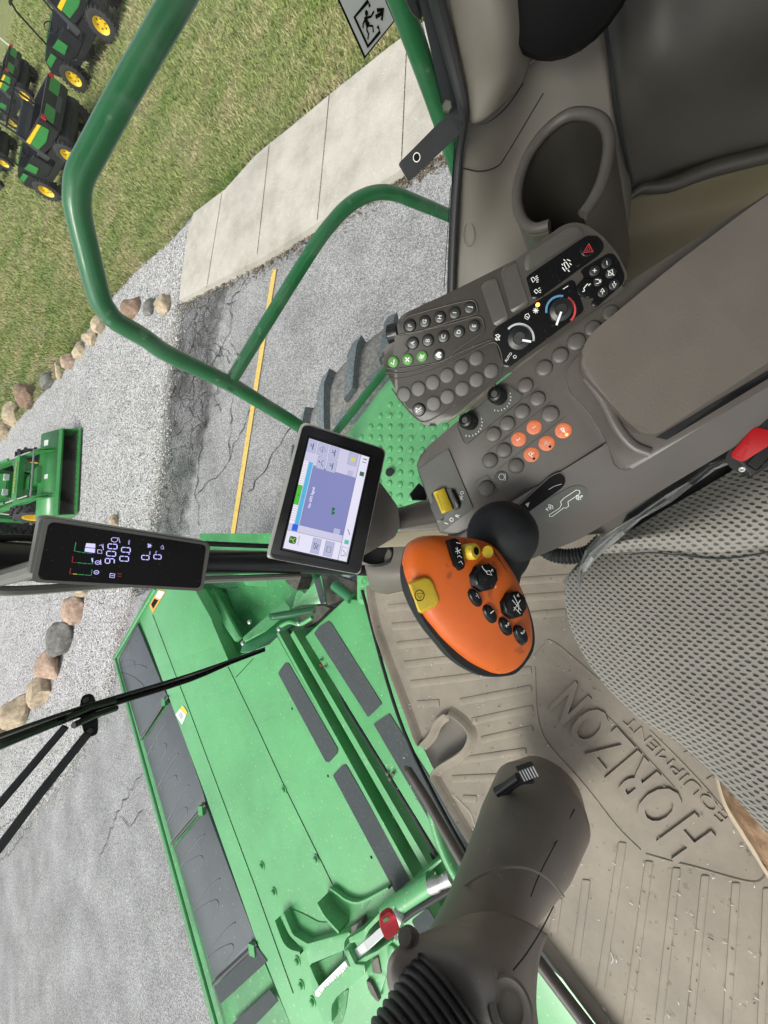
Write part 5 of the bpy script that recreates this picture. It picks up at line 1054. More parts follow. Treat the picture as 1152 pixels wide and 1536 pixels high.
mb.tube([D(*p) for p in ((684,1340,.645),(712,1318,.635),(750,1302,.63),(790,1302,.635),(822,1318,.65),(846,1345,.69))],.0022,6,sm=4,flat=.5)
mb.build('shroud_rib','column_plastic',stc)
mb=MB(); mb.tube([D(*p) for p in ((862,1214,.80),(835,1262,.735),(810,1310,.665),(796,1345,.63))],.0009,5,sm=4); mb.tube([D(*p) for p in ((770,1455,.478),(790,1430,.505),(812,1395,.565),(830,1360,.62))],.0009,5,sm=4); mb.build('shroud_seam','black_rubber',stc)
# bellows
ax0,ax1=D(678,1497,.47),D(585,1680,.40); dd0=(ax1-ax0); mb=MB(); n_=24; pts=[ax0+dd0*(i/(n_*4)) for i in range(n_*4+1)]
rr=[]
for i in range(len(pts)): t=i/(n_*4); ph=(i%8)/8; rr.append((.052+.006*t)*(1 if t>.02 else .9)+.0038*abs(math.sin(math.pi*ph)))
mb.tube(pts,rr,40); mb.build('rubber_bellows','bellows',stc,ang=60)
# lever, knob, key barrel
mb=MB(); mb.tube([D(745,1188,.80),D(760,1178,.79),D(778,1166,.775)],[.010,.008,.009],12,sm=3); mb.build('tilt_lever','black_plastic',stc)
mb=MB(); c=D(791,1157,.765); mb.box(c,.017,.012,.006,cw((.8,-.45,-.2)),cw((.45,.85,0)),cw((.1,.1,-1)))
lt=mb.build('lever_tip','black_plastic',stc)
mb=MB()
for i in range(6): mb.box(c+cw((.8,-.45,-.2)).normalized()*(-.014+i*.0056)+cw((0,0,-1)).normalized()*.0065,.0010,.011,.001,cw((.8,-.45,-.2)),cw((.45,.85,0)),cw((.1,.1,-1)))
mb.build('lever_ribs','metal',stc)
mb=MB(); mb.tube([D(*p) for p in ((800,1170,.79),(780,1172,.80),(760,1185,.815),(742,1205,.83),(731,1228,.84))],[.006,.007,.008,.007,.005],10,sm=4); mb.build('lever_boot','black_rubber',stc)
cK=D(765,1512,.452); mb=MB(); mb.lathe(cK,facing(765,1512,.45,.9).n,[(.026,-.004),(.026,.003),(.023,.006),(.018,.004),(.015,.0045),(.015,-.001),(0,-.001)],32); mb.build('cowl_cap','column_plastic',stc)
kb=D(612,1408,.50); ka=(D(590,1395,.47)-kb).normalized(); mb=MB(); mb.lathe(kb,ka,[(.013,-.012),(.013,.0),(.010,.002),(.009,.014),(.0,.015)],20); mb.build('key_barrel','taupe_smooth',stc)
kp=Pl(D(590,1385,.46),cw((.25,-.2,-1))); key=thing('ignition_key','bright red headed ignition key standing in the steering column lock','key',kp.hit(603,1405))
kz=lambda *l: qz(400,1280,3.84,*l)
mb=MB(); mb.slab(rnd(kp.pts(kz((655,372),(700,340),(722,335),(745,372),(768,430),(750,465),(700,498),(680,490),(655,430))),.003),kp.n,.007,.0015,3,both=True); kh=mb.build('key_head','red_key',key,ang=50)
mb=MB(); mb.face(rnd(kp.off(.0004).pts(kz((668,382),(695,365),(705,378),(690,395),(672,398))),.001),kp.n,0); mb.build('key_ring_hole','green_paint',kh)
mb=MB(); mb.slab(kp.off(-.003).pts(kz((728,470),(745,462),(760,490),(745,505))),kp.n,.0022); mb.build('key_blade','metal',key)
# ============================================================ HARVESTING HEAD ahead of the cab
HZ=1.38; Hp=Pl((0,0,HZ),UP)
head=thing('harvesting_head','wide green harvesting head ahead of the cab, with dark grip strips and grey front flaps','harvester head',(0,2.4,0))
def hslab(pts,dz,th,m,name,par=None,bev=.006,r=.01,seg=2):
    q=Hp.off(dz); P=q.pts(pts); P=rnd(P,r,3) if r else P; return MB().slab(P,UP,th,bev,seg).build(name,m,par or head)
deck=[(233,883),(209,928),(250,1037),(307,1190),(383,1410),(400,1446),(460,1600),(640,1560),(700,1500),(617,1317),(416,953),(405,968),(342,992),(318,930),(292,884)]
hslab(deck,0,.10,'green_paint','deck_panel',bev=.008,r=0)
fr=[(233,883),(226,884),(170,986),(172,996),(320,1545),(335,1640),(480,1640),(383,1412),(307,1190),(250,1037),(209,928)]
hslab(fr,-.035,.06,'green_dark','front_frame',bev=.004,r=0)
mb=MB(); q=Hp.off(.004); mb.tube([q.hit(*p) for p in ((233,884),(209,926),(173,988),(325,1540),(340,1600))],.013,8); mb.build('front_edge','green_paint',head)
for pts in ([(205,934),(247,1037),(253,1047),(210,1106),(182,1010),(177,990)],[(257,1050),(305,1190),(308,1203),(258,1262),(214,1112)],[(310,1212),(383,1408),(384,1416),(321,1472),(262,1270)]):
    f=hslab(pts,-.012,.02,'poly_grey','front_flap',bev=.006,r=.015)
    mb=MB(); q=Hp.off(-.0115)
    (x0,y0),(x1,y1)=pts[0],pts[-1]; n_=2 if pts[0][0]<240 else (3 if pts[0][1]<1100 else 3)
    R_=pts[1] if len(pts)>4 else pts[1]; B=pts[-2]
    for i in range(n_):
        t=(i+.45)/n_; a=(pts[0][0]+(R_[0]-pts[0][0])*t,pts[0][1]+(R_[1]-pts[0][1])*t); c=(pts[-1][0]+(B[0]-pts[-1][0])*t,pts[-1][1]+(B[1]-pts[-1][1])*t)
        L_=lambda k,j:(c[0]+(a[0]-c[0])*k-j*.05*(c[1]-c[0])*0,c[1]+(a[1]-c[1])*k+j)
        mb.tube([q.hit(*p) for p in (L_(.02,0),L_(.25,-6),L_(.55,-9),L_(.72,-6))],.0045,6,sm=5)
        mb.tube([q.hit(*p) for p in (L_(.02,4),L_(.3,8),L_(.62,20),L_(.66,32),L_(.5,38))],.003,6,sm=5)
    mb.build('flap_emboss','poly_grey',f)
mb=MB(); q=Hp.off(.001)
for l in (((229,922),(264,1014),(282,1060),(307,1127),(383,1331),(440,1490)),((342,1000),(384,1087),(425,1176),(499,1327)),((380,988),(354,1016))): mb.tube([q.hit(*p) for p in l],.003,5)
mb.build('panel_seam','black_rubber',head)
for i,(a,b_) in enumerate((((253,1044),(212,1109)),((309,1206),(258,1266)),((386,1414),(320,1476)))):
    mb=MB(); q=Hp.off(.0); mb.tube([q.hit(*a),q.hit(*b_)],.012,6); o=mb.build('flap_hinge','black_paint',head)
    mb=MB(); mb.box(q.hit(a[0]-6,a[1]+9),.03,.03,.015,V((.6,1,0)),V((-1,.6,0))); mb.build('hinge_latch','green_dark',o)
for pts in ([(321,1480),(385,1420),(401,1442),(331,1506)],[(344,1540),(405,1484),(417,1502),(352,1570)],[(417,1010),(421,1003),(428,994),(433,995),(507,1124),(506,1130),(493,1144),(488,1142)],[(499,1163),(513,1148),(519,1147),(617,1318),(606,1334),(594,1341)]):
    hslab(pts,.0045,.004,'grip_strip','grip_strip',bev=0,r=.008)
hslab([(471,950),(478,940),(492,931),(497,935),(573,1056),(552,1076)],.0245,.004,'grip_strip','grip_strip',bev=0,r=.01); hslab([(560,1086),(584,1070),(735,1310),(705,1335)],.0245,.004,'grip_strip','grip_strip',bev=0,r=.01); hslab([(617,1382),(642,1362),(680,1430),(650,1440)],.0045,.004,'grip_strip','grip_strip',bev=0,r=.01)
# near deck, channel
hslab([(457,955),(519,897),(553,903),(570,985),(640,1120),(760,1290),(900,1530),(1000,1680),(900,1700),(760,1480),(690,1330),(664,1290)],.02,.12,'green_paint','step_deck',bev=.008,r=0)
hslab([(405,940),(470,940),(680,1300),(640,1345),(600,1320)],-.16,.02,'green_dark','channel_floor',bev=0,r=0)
mb=MB()
for a,b_,dz in (((425,948),(628,1312),-.03),((446,948),(652,1300),-.06)):
    q=Hp.off(dz); A,B=q.hit(*a),q.hit(*b_); d=(B-A).normalized(); mb.box((A+B)/2,(B-A).length/2,.012 if dz>-.04 else .02,.05,d,UP.cross(d),UP)
mb.build('channel_rail','green_paint',head)
q=Hp.off(.01); mb=MB(); mb.tube([q.hit(*p) for p in ((494,1005),(520,1062),(560,1126),(618,1220),(655,1284))],.010,8); mb.build('latch_rod','black_paint',head)
q=Hp.off(-.07); mb=MB(); P,_=cat1([q.hit(*p)+V((0,0,random.uniform(-.01,.02))) for p in ((434,944),(448,968),(466,1000),(473,1024),(492,1052),(520,1105),(533,1128),(560,1175),(590,1228),(620,1254),(655,1288))],None,6); mb.tube(P,.008,8); mb.build('wiring_cable','black_rubber',head)
for x,y in ((480,1022),(484,998),(537,1120),(608,1238)):
    mb=MB(); mb.lathe(q.hit(x,y),V((0,-.3,1)),[(.016,0),(.015,.02),(.008,.03),(0,.031)],10); mb.build('rusty_bolt','rust',head)
for x,y in ((482,990),(488,1000),(581,1160),(585,1168),(590,1160)):
    mb=MB(); mb.lathe(Hp.off(.03).hit(x,y),UP,[(.010,0),(.010,.006),(.006,.009),(0,.010)],10); mb.build('hinge_bolt','steel_dirty',head)
for x,y in ((438,1063),(492,1164),(557,1286)): mb=MB(); mb.lathe(Hp.off(.001).hit(x,y),UP,[(.008,0),(0,.001)],10); mb.build('bolt_hole','black_print',head)
for x,y in ((426,1185),(474,1289),(393,1299),(411,1338),(424,1384),(446,1442),(452,1478),(469,1503)):
    mb=MB(); mb.lathe(Hp.off(.001).hit(x,y),UP,[(.026,0),(.026,.004),(.016,.005),(.016,.014),(.011,.018),(0,.018)],12); mb.build('hex_bolt','green_paint',head)
def lab(name,pts,m,inner,dz=.004,pl=None):
    q=(pl or Hp).off(dz); mb=MB(); mb.slab(q.pts(pts),q.n,.002,0); o=mb.build(name,m,head); 
    for im,ip in inner: mb=MB(); mb.face(q.pts(ip),q.n,.001); mb.build('label_print',im,o)
za=lambda *l: qz(160,840,3.84,*l)
lab('warning_label',za((246,260),(300,172),(338,182),(264,305)),'sticker_orange',[('sticker_white',za((300,176),(334,185),(308,225),(280,215))),('black_print',za((256,255),(275,222),(298,232),(268,282)))])
lab('safety_label',[(263,1072),(274,1058),(281,1068),(273,1087)],'sticker_white',[('yellow_paint',[(270,1063),(274,1059),(281,1068),(279,1073)]),('grey_print',[(268,1072),(272,1067),(275,1076),(271,1080)])])
# recessed right end of the head
zb=lambda *l: qz(360,820,4.43,*l)
Q1=Hp.off(-.30); 
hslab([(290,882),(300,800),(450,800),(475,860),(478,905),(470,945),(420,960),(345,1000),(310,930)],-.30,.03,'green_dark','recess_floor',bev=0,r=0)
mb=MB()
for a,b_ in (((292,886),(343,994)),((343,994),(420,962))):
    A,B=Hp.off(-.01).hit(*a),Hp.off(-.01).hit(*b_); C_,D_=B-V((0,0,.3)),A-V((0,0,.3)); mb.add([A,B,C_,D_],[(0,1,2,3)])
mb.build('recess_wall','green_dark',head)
def tilt(pts,n,th,m,name,o_=(0,0,0),**k): 
    q=Pl(Hp.off(k.get('dz',-.1)).hit(*pts[0])+V(o_),n); return MB().slab(rnd(q.pts(pts),.01,3),q.n,th,.003,2).build(name,m,head),q
_,qa=tilt(za((690,165),(880,140),(960,275),(785,440)),(-.2,-.35,1),.02,'green_dark','sloped_cover',dz=-.25)
tilt(za((565,212),(612,165),(765,440),(738,470)),(.3,-.2,1),.03,'green_paint','shield_strip',dz=-.18); tilt(za((735,42),(880,36),(952,160),(800,145)),(-.1,-.3,1),.02,'green_paint','bright_cover',dz=-.22); tilt(za((600,30),(735,40),(800,145),(690,165),(620,150)),(0,-.3,1),.02,'green_dark','sloped_cover',dz=-.26)
lab('danger_label',za((778,234),(828,232),(876,316),(825,323)),'sticker_white',[('red_print',za((778,234),(792,233),(812,275),(800,280))),('black_print',za((795,236),(826,236),(846,274),(815,280))),('black_print',za((828,292),(848,286),(856,308),(840,316)))],.004,qa)
mb=MB(); q=Hp.off(-.2); P,_=cat1([q.hit(*p)+V((0,0,random.uniform(-.02,.02))) for p in za((520,250),(560,290),(610,340),(660,400),(700,450),(715,510))],None,5); mb.tube(P,.010,8); mb.build('wiring_cable','black_rubber',head)
tilt(zb((20,602),(298,355),(335,408),(330,425),(165,560),(15,640)),(.25,-.35,1),.012,'green_paint','latch_plate',dz=.02); tilt(zb((18,640),(165,560),(330,425),(420,480),(250,590),(175,690),(0,705)),(.1,-.5,1),.012,'green_rail','latch_plate',dz=.02)
tilt(zb((335,415),(500,235),(540,190),(572,378),(400,388)),(-.3,-.2,1),.012,'green_paint','triangular_plate',dz=.05); 
_,qb=tilt(zb((548,190),(640,195),(780,240),(790,350),(700,350),(580,390)),(-.1,-.2,1),.05,'steel_dirty','dirty_housing',dz=-.12)
tilt(zb((400,400),(560,392),(600,410),(520,490),(430,545),(380,440)),(0,0,1),.05,'steel_dirty','dirty_housing',dz=-.14)
mb=MB(); q=Hp.off(.02); mb.tube([q.hit(*p) for p in zb((630,255),(745,345))],.035,16); mb.build('hydraulic_tube','green_rail',head)
tilt(zb((492,232),(528,195),(570,372),(535,383)),(-.3,-.2,1),.004,'grip_strip','grip_strip',dz=.062)
mb=MB(); q=Hp.off(.10); A,B=q.hit(*zb((205,468))[0]),q.hit(*zb((495,420))[0]); d=B-A; a1=d.normalized(); u1=a1.orthogonal().normalized(); w1=a1.cross(u1); N_=26
pts=[A+d*(i/(N_*10))+u1*.022*math.cos(i*.6283)+w1*.022*math.sin(i*.6283) for i in range(N_*10)]; mb.tube(pts,.0042,6); mb.tube([A-a1*.04,A+a1*.01],.006,6); mb.build('coil_spring','green_rail',head)
q=Hp.off(.06); mb=MB(); mb.tube([q.hit(*p) for p in zb((268,530),(330,500),(400,515),(480,470))],.014,8,sm=3); mb.build('latch_link','green_paint',head)
for x,y in zb((265,545),(395,510),(70,500),(25,640)): mb=MB(); mb.lathe(q.hit(x,y),UP,[(.016,0),(.016,.015),(.010,.02),(0,.021)],8); mb.build('hex_bolt','metal',head)
_,qc=tilt(zb((780,160),(800,135),(850,160),(888,235),(860,250),(850,382),(795,384),(778,350)),(0,0,1),.02,'green_paint','pivot_plate',dz=.12)
for x,y,r in ((825,228,4),(815,292,3.2),(815,332,3.2)):
    mb=MB(); mb.ribbon(circ(qc.off(.001),*zb((x,y))[0],r,16),.006,UP,.001,True); mb.build('plate_hole','green_dark',head)
mb=MB(); P=[Hp.off(-.1).hit(*p) for p in zb((240,130),(330,120),(405,205),(375,295),(310,240))]; mb.slab(rnd(P,.02),UP,.12,.02,3); mb.build('dirty_elbow','steel_dirty',head)
hslab(zb((375,300),(405,290),(430,310),(380,395),(350,390)),-.02,.04,'green_paint','elbow_flange')
# lift frame and gauge at the lower left
zc=lambda *l: qz(400,1280,3.84,*l)
hslab(zc((80,350),(100,325),(135,315),(215,335),(300,390),(345,395),(330,440),(470,452),(478,490),(445,510),(440,555),(250,640),(262,700),(300,825),(285,860),(370,980),(335,990),(250,830),(190,600),(120,430)),.0,.001,'green_dark','pocket_shadow',bev=0,r=0) if 0 else None
def wall(pts,h,m,name,w=.012,z0=0,sm=4):
    P=[Hp.off(z0).hit(*p) for p in zc(*pts)]; P=cat1(P,None,sm)[0]; vs=[];fs=[]
    for i,p in enumerate(P):
        t=(P[min(i+1,len(P)-1)]-P[max(i-1,0)]).normalized(); s_=UP.cross(t).normalized()*w/2; vs+=[p+s_,p-s_,p-s_+UP*h,p+s_+UP*h]
    for i in range(len(P)-1):
        for k in range(4): fs.append((i*4+k,i*4+(k+1)%4,i*4+4+(k+1)%4,i*4+4+k))
    mb=MB(); mb.add(vs,fs); return mb.build(name,m,head,ang=50)
hslab(zc((75,362),(98,340),(150,470),(235,522),(475,452),(480,470),(448,500),(445,560),(245,642),(215,560),(130,470)),.05,.06,'green_paint','lift_bracket',bev=.006,r=.012)
hslab(zc((245,640),(270,700),(310,790),(470,640),(500,670),(560,640),(570,690),(400,830),(372,880),(375,983),(330,983),(290,870),(262,800)),.05,.06,'green_paint','lift_bracket',bev=.006,r=.012)
wall([(98,342),(145,460),(190,505),(245,520)],.07,'green_paint','gusset_web'); wall([(355,225),(400,300),(480,385)],.09,'green_paint','gusset_web'); wall([(385,185),(430,215),(480,250),(560,262),(720,180)],.03,'green_paint','gusset_web',.01)
hslab(zc((345,230),(370,190),(410,182),(450,235),(500,255),(600,262),(560,330),(500,370),(470,400),(390,320)),.006,.005,'green_dark','gusset_and_pocket_shade',bev=0,r=.02)
hslab(zc((100,340),(135,318),(215,352),(300,398),(420,400),(465,450),(245,518),(185,480)),.005,.004,'green_dark','gusset_and_pocket_shade',bev=0,r=.02)  # thin darker green sheet, shading of the sunken pocket put into its colour
hslab(zc((250,645),(440,562),(440,600),(300,770),(262,700)),.005,.004,'green_dark','gusset_and_pocket_shade',bev=0,r=.015)  # second pocket, its shade painted as a darker green sheet
hslab(zc((375,870),(400,830),(470,780),(455,900),(430,985),(380,985)),.005,.004,'green_dark','gusset_and_pocket_shade',bev=0,r=.015)
for pts in (((470,490),(560,440),(740,250),(1000,28),(1010,45),(760,270),(590,440),(560,500),(480,520)),((500,640),(560,600),(640,560),(720,500),(722,512),(650,570),(570,625),(520,660))):
    hslab(zc(*pts),.10,.10,'green_paint','gauge_frame',bev=.004,r=.004)
hslab(zc((445,560),(470,555),(510,640),(560,640),(568,680),(490,672)),.11,.05,'green_paint','gauge_bracket',bev=.004,r=.004)
mb=MB(); q=Hp.off(.10); mb.tube([q.hit(*p) for p in zc((690,345),(960,165))],.045,20); mb.build('lift_cylinder','green_paint',head)
mb=MB(); q=Hp.off(.13); mb.tube([q.hit(*p) for p in zc((945,190),(985,175),(1000,170),(1068,135))],[.03,.03,.024,.03],14); mb.build('hose_fitting','metal',head)
mb=MB(); mb.tube([q.hit(*p) for p in zc((740,330),(790,385))],[.032,.032],12); mb.tube([q.hit(*p) for p in zc((738,295),(755,345))],.014,8); mb.build('cylinder_end','metal',head)
mb=MB(); mb.tube([q.hit(*p) for p in zc((790,375),(850,330),(950,270),(1060,205),(1130,170))],.015,10,sm=3); mb.build('hydraulic_hose','black_rubber',head)
mb=MB(); mb.tube([q.hit(*p)-V((0,0,.03)) for p in zc((820,370),(960,290))],.005,6); mb.build('yellow_cable','yellow_paint',head)
mb=MB(); q=Hp.off(.08); mb.slab(q.pts(zc((485,572),(655,428),(692,462),(520,620))),UP,.012,.001); gb_=mb.build('depth_gauge','sticker_white',head)
mb=MB(); mb.face(q.pts(zc((555,515),(650,430),(685,462),(580,555))),UP,.001)
for i in range(5): t=i/5; line(mb,q,zc((500+i*12,560-i*10),(522+i*12,585-i*10)),.5,.0015)
mb.build('gauge_print','grey_print',gb_)
mb=MB(); mb.slab(rnd(Hp.off(.06).pts(zc((278,800),(300,770),(452,618),(468,650),(440,685),(330,780),(300,828),(280,822))),.01),UP,.012,.001); gt=mb.build('gauge_tongue','sticker_white',head)
mb=MB(); 
for i,c in enumerate('123456'): 
    x,y=300+i*28,790-i*25; line(mb,Hp.off(.061),zc((x,y),(x+14,y+16)),.6,.001); text(mb,Hp.off(.061),c,*zc((x+16,y-6))[0],3.4,(.7,-.7),.001)
mb.build('gauge_print','black_print',gt)
hslab(zc((480,430),(545,380),(560,430),(520,500),(490,480)),.04,.10,'steel_dirty','pivot_block'); hslab(zc((600,620),(640,590),(660,700),(610,690)),.02,.06,'steel_dirty','pivot_block')
hslab(zc((570,730),(600,745),(650,850),(640,860),(590,800)),.03,.02,'steel_dirty','slot_plate'); hslab(zc((555,640),(700,520),(760,560),(690,700),(640,860),(600,745)),.012,.01,'green_paint','gusset_and_pocket_shade',r=.02)
mb=MB(); q=Hp.off(.22); mb.tube([q.hit(*p) for p in ((648,1215),(652,1235),(661,1264),(675,1296),(694,1330),(700,1360))],.022,12,sm=4); mb.build('hydraulic_hose','green_button',head) if 0 else mb.build('mint_hose','green_paint',head)
hslab([(880,1500),(800,1430),(815,1425),(920,1540)],.025,.004,'grip_strip','grip_strip',bev=0,r=.01)
# end structure under the head, so it stands on the ground
mb=MB(); A,B=Hp.hit(200,960),Hp.hit(330,1560); xm,ym=A.x,Hp.hit(233,884).y
mb.box(((A.x-3.4)/2,Hp.hit(250,1037).y-.35,.75),(A.x+3.4)/2-.15,.35,.5); mb.build('head_frame','green_dark',head)
mb=MB(); mb.box((-3.0,2.4,HZ-.05),2.0,.75,.05); mb.build('deck_panel','green_paint',head)
# ============================================================ RAILS, PLATFORM, WHEEL
def pw_(X): return Pl((X,0,0),(-1,0,0))
rl=pw_(1.08); hr=thing('guard_rail','bent green tubular guard rail outside the side window','guard rail',rl.hit(440,635))
mb=MB(); mb.tube([rl.hit(*p) for p in ((330,-115),(267,0),(190,133),(140,225),(121,262),(116,290),(118,320),(133,385),(148,443),(158,463),(175,482),(217,507),(253,531),(340,573),(395,606),(450,640),(520,690))],.0225,16,sm=5); mb.build('outer_tube','green_rail',hr)
mb=MB(); mb.tube([rl.hit(*p) for p in ((343,577),(395,492),(470,372),(500,332),(520,311),(541,297),(565,289),(590,290),(615,299),(690,330),(760,362))],.0175,16,sm=5); mb.build('inner_tube','green_rail',hr)
mb=MB(); mb.lathe(rl.hit(343,576),rl.hit(395,492)-rl.hit(343,576),[(.024,-.01),(.021,.012),(.018,.02)],14); mb.build('weld_bead','green_rail',hr)
r2=pw_(.93); mb=MB(); mb.tube([r2.hit(*p) for p in ((560,-110),(592,-20),(640,112),(680,230),(705,310),(720,360))],.0215,16,sm=4); o=mb.build('mirror_arm','green_rail',loc=r2.hit(705,310)); tag(o,'thick straight dark green tube rising between sticker and latch bracket','tube')
r3=pw_(1.12); mb=MB(); mb.tube([r3.hit(*p) for p in ((640,480),(580,553),(505,647),(440,725))],.0165,12,sm=3); o=mb.build('platform_rail','green_rail',loc=r3.hit(505,647)); tag(o,'thin straight green rail along the platform edge above the tyre','rail')
PZ=CAM.z-1.22; pq=Pl((0,0,PZ),UP); plat=thing('service_platform','light green service platform with raised round dimples outside the console','platform',pq.hit(620,660))
mb=MB(); mb.slab(pq.pts([(596,555),(575,580),(520,652),(490,690),(540,790),(600,812),(700,800),(800,640),(760,500),(660,480)]),UP,.05,.006,2); mb.build('platform_plate','green_light',plat)
mb=MB(); c0=pq.hit(600,640); X0=pq.hit(616,640)-c0; Y0=pq.hit(600,657)-c0
for i in range(-7,9):
    for j in range(-6,9):
        c=c0+X0*i+Y0*j; r=c-CAM; a=lat*r.x+fwd*r.y-nad*r.z; x,y=576+a.x/a.z*F,768+a.y/a.z*F
        if x+y*.75>1032 and x<730 and 560<y<800: mb.lathe(c,UP,[(.014,0),(.011,.003),(.006,.005),(.0,.0055)],12)
mb.build('raised_dimples','green_light',plat,ang=None)
mb=MB(); mb.lathe(pq.hit(587,709)+UP*.01,UP,[(.018,0),(.017,.006),(.0,.007)],16); mb.build('rubber_stop','black_rubber',plat)
# drive wheel
wc=V((1.35,.30,1.0)); whl=thing('drive_wheel','dusty drive wheel with chunky lugs below the platform rail','wheel',(wc.x,wc.y,0))
def wheel(par,wc,R,w,rim,lugn=20,lh=.07,tm='tyre_dusty',lm='lug_face',rm='yellow_paint',seg=64):
    mb=MB(); pr=[(rim,-w*.42),(rim*1.1,-w*.48),(R*.86,-w*.5),(R*.95,-w*.46),(R*.985,-w*.33),(R,0),(R*.985,w*.33),(R*.95,w*.46),(R*.86,w*.5),(rim*1.1,w*.48),(rim,w*.42)]
    mb.lathe(wc,(1,0,0),pr,seg); mb.f=[f for f in mb.f if len(f)==4]; mb.mi=[0]*len(mb.f); ty=mb.build('tyre',tm,par,ang=60)
    mb=MB()
    for i in range(lugn):
        for sd in (-1,1):
            a=(i+(.5 if sd>0 else 0))/lugn*6.2832; P=[]
            for t in (0,.35,.7,1.0):
                aa=a+(1-t)*.32*(20/lugn); x=sd*w*(.03+.47*t); rr=R*(1.0-(.05 if t==1. else .012*t)); P.append((x,aa,rr))
            vs=[];hw=.055*(20/lugn)
            for x,aa,rr in P:
                for da,dr in ((-hw,-.02),(-hw*.75,lh),(hw*.75,lh),(hw,-.02)):
                    q=aa+da; vs.append(wc+V((x,math.sin(q)*(rr+dr),math.cos(q)*(rr+dr))))
            x,aa,rr=P[-1]
            for da,dr in ((-hw,-.22*R),(-hw*.7,-.2*R),(hw*.7,-.2*R),(hw,-.22*R)):
                q=aa+da-.05; vs.append(wc+V((sd*w*.5+sd*.01,math.sin(q)*(rr+dr),math.cos(q)*(rr+dr))))
            mb.add(vs,[(r*4+k,r*4+k+1,r*4+5+k,r*4+4+k) for r in range(4) for k in range(3)]+[(3,2,1,0)])
    mb.build('tread_lugs',lm,ty,ang=40)
    mb=MB(); mb.lathe(wc,(1,0,0),[(0,w*.1),(rim*.35,w*.1),(rim*.4,w*.16),(rim*.75,w*.2),(rim*.9,w*.42),(rim*1.06,w*.46),(rim*1.0,w*.40),(rim*.93,0),(rim*1.0,-w*.40),(rim*1.06,-w*.46),(rim*.9,-w*.42),(rim*.75,w*.05),(0,w*.05)],32); mb.build('rim',rm,par,ang=40)
wheel(whl,wc,.90,.56,.42,24,.034)
# ============================================================ WIPER outside the windscreen
wi=thing('windscreen_wiper','long black wiper blade with twin arms, outside the windscreen','wiper',D(130,1075,.55))
def wd(x): return .44+x/400*.42
mb=MB(); mb.tube([D(x,y,wd(x)) for x,y in ((-60,1138),(0,1115),(130,1066),(283,1019),(345,994),(397,975))],[.0075,.0075,.0065,.006,.0045,.0035],8,sm=3,flat=1.0); mb.build('wiper_blade','black_gloss',wi)
mb=MB(); mb.tube([D(x,y,wd(x)-.01) for x,y in ((-60,1126),(0,1103),(130,1058),(283,1012),(397,972))],.0022,6,sm=3); mb.build('blade_spine','black_rubber',wi)
mb=MB()
for l in (((100,1076),(135,1061),(172,1051)),((110,1088),(140,1074),(175,1062))): mb.tube([D(x,y,wd(x)-.012) for x,y in l],.0045,6)
mb.build('blade_clamp','black_plastic',wi)
zw=facing(132,1075,wd(132)+.01,.95)
mb=MB(); mb.slab(smooth(zw.pts([(121,1050),(127,1042),(137,1041),(142,1048),(145,1062),(147,1085),(146,1099),(140,1104),(130,1104),(125,1096),(120,1072)]),4),zw.n,.014,.003,3); wbk=mb.build('blade_bracket','black_gloss',wi,ang=50)
for x,y in ((129,1050),(135,1096)): mb=MB(); mb.lathe(zw.off(.001).hit(x,y),zw.n,[(.0042,0),(.0042,.002),(0,.0025)],6); mb.build('bracket_bolt','steel_dirty',wbk)
mb=MB(); mb.tube([D(98,1090,.545),D(0,1205,.50),D(-90,1305,.47)],.0052,8); mb.build('wiper_arm','black_rubber',wi)
mb=MB(); mb.tube([D(132,1100,.56),D(60,1190,.525),D(0,1270,.50),D(-90,1390,.47)],.0060,8); mb.build('wiper_arm','black_rubber',wi)
# ============================================================ UTILITY VEHICLES
X_,Y_,Z_=V((1,0,0)),V((0,1,0)),V((0,0,1))
def prism(mb,prof,x0,x1,ax='x'):   # side profile (y,z) extruded between x0 and x1
    k=len(prof); vs=[V((x0,y,z)) for y,z in prof]+[V((x1,y,z)) for y,z in prof]
    bm=bmesh.new(); v=[bm.verts.new(p) for p in vs]; bm.faces.new(v[:k]); bm.faces.new(v[k:][::-1])
    for i in range(k): bm.faces.new((v[(i+1)%k],v[i],v[k+i],v[k+(i+1)%k]))
    bmesh.ops.recalc_face_normals(bm,faces=list(bm.faces)); bmesh.ops.bevel(bm,geom=list(bm.edges),offset=.018,segments=2,affect='EDGES',clamp_overlap=True)
    bmesh.ops.triangulate(bm,faces=[f for f in bm.faces if len(f.verts)>4]); bm.verts.index_update(); mb.add([q.co.copy() for q in bm.verts],[[q.index for q in f.verts] for f in bm.faces]); bm.free()
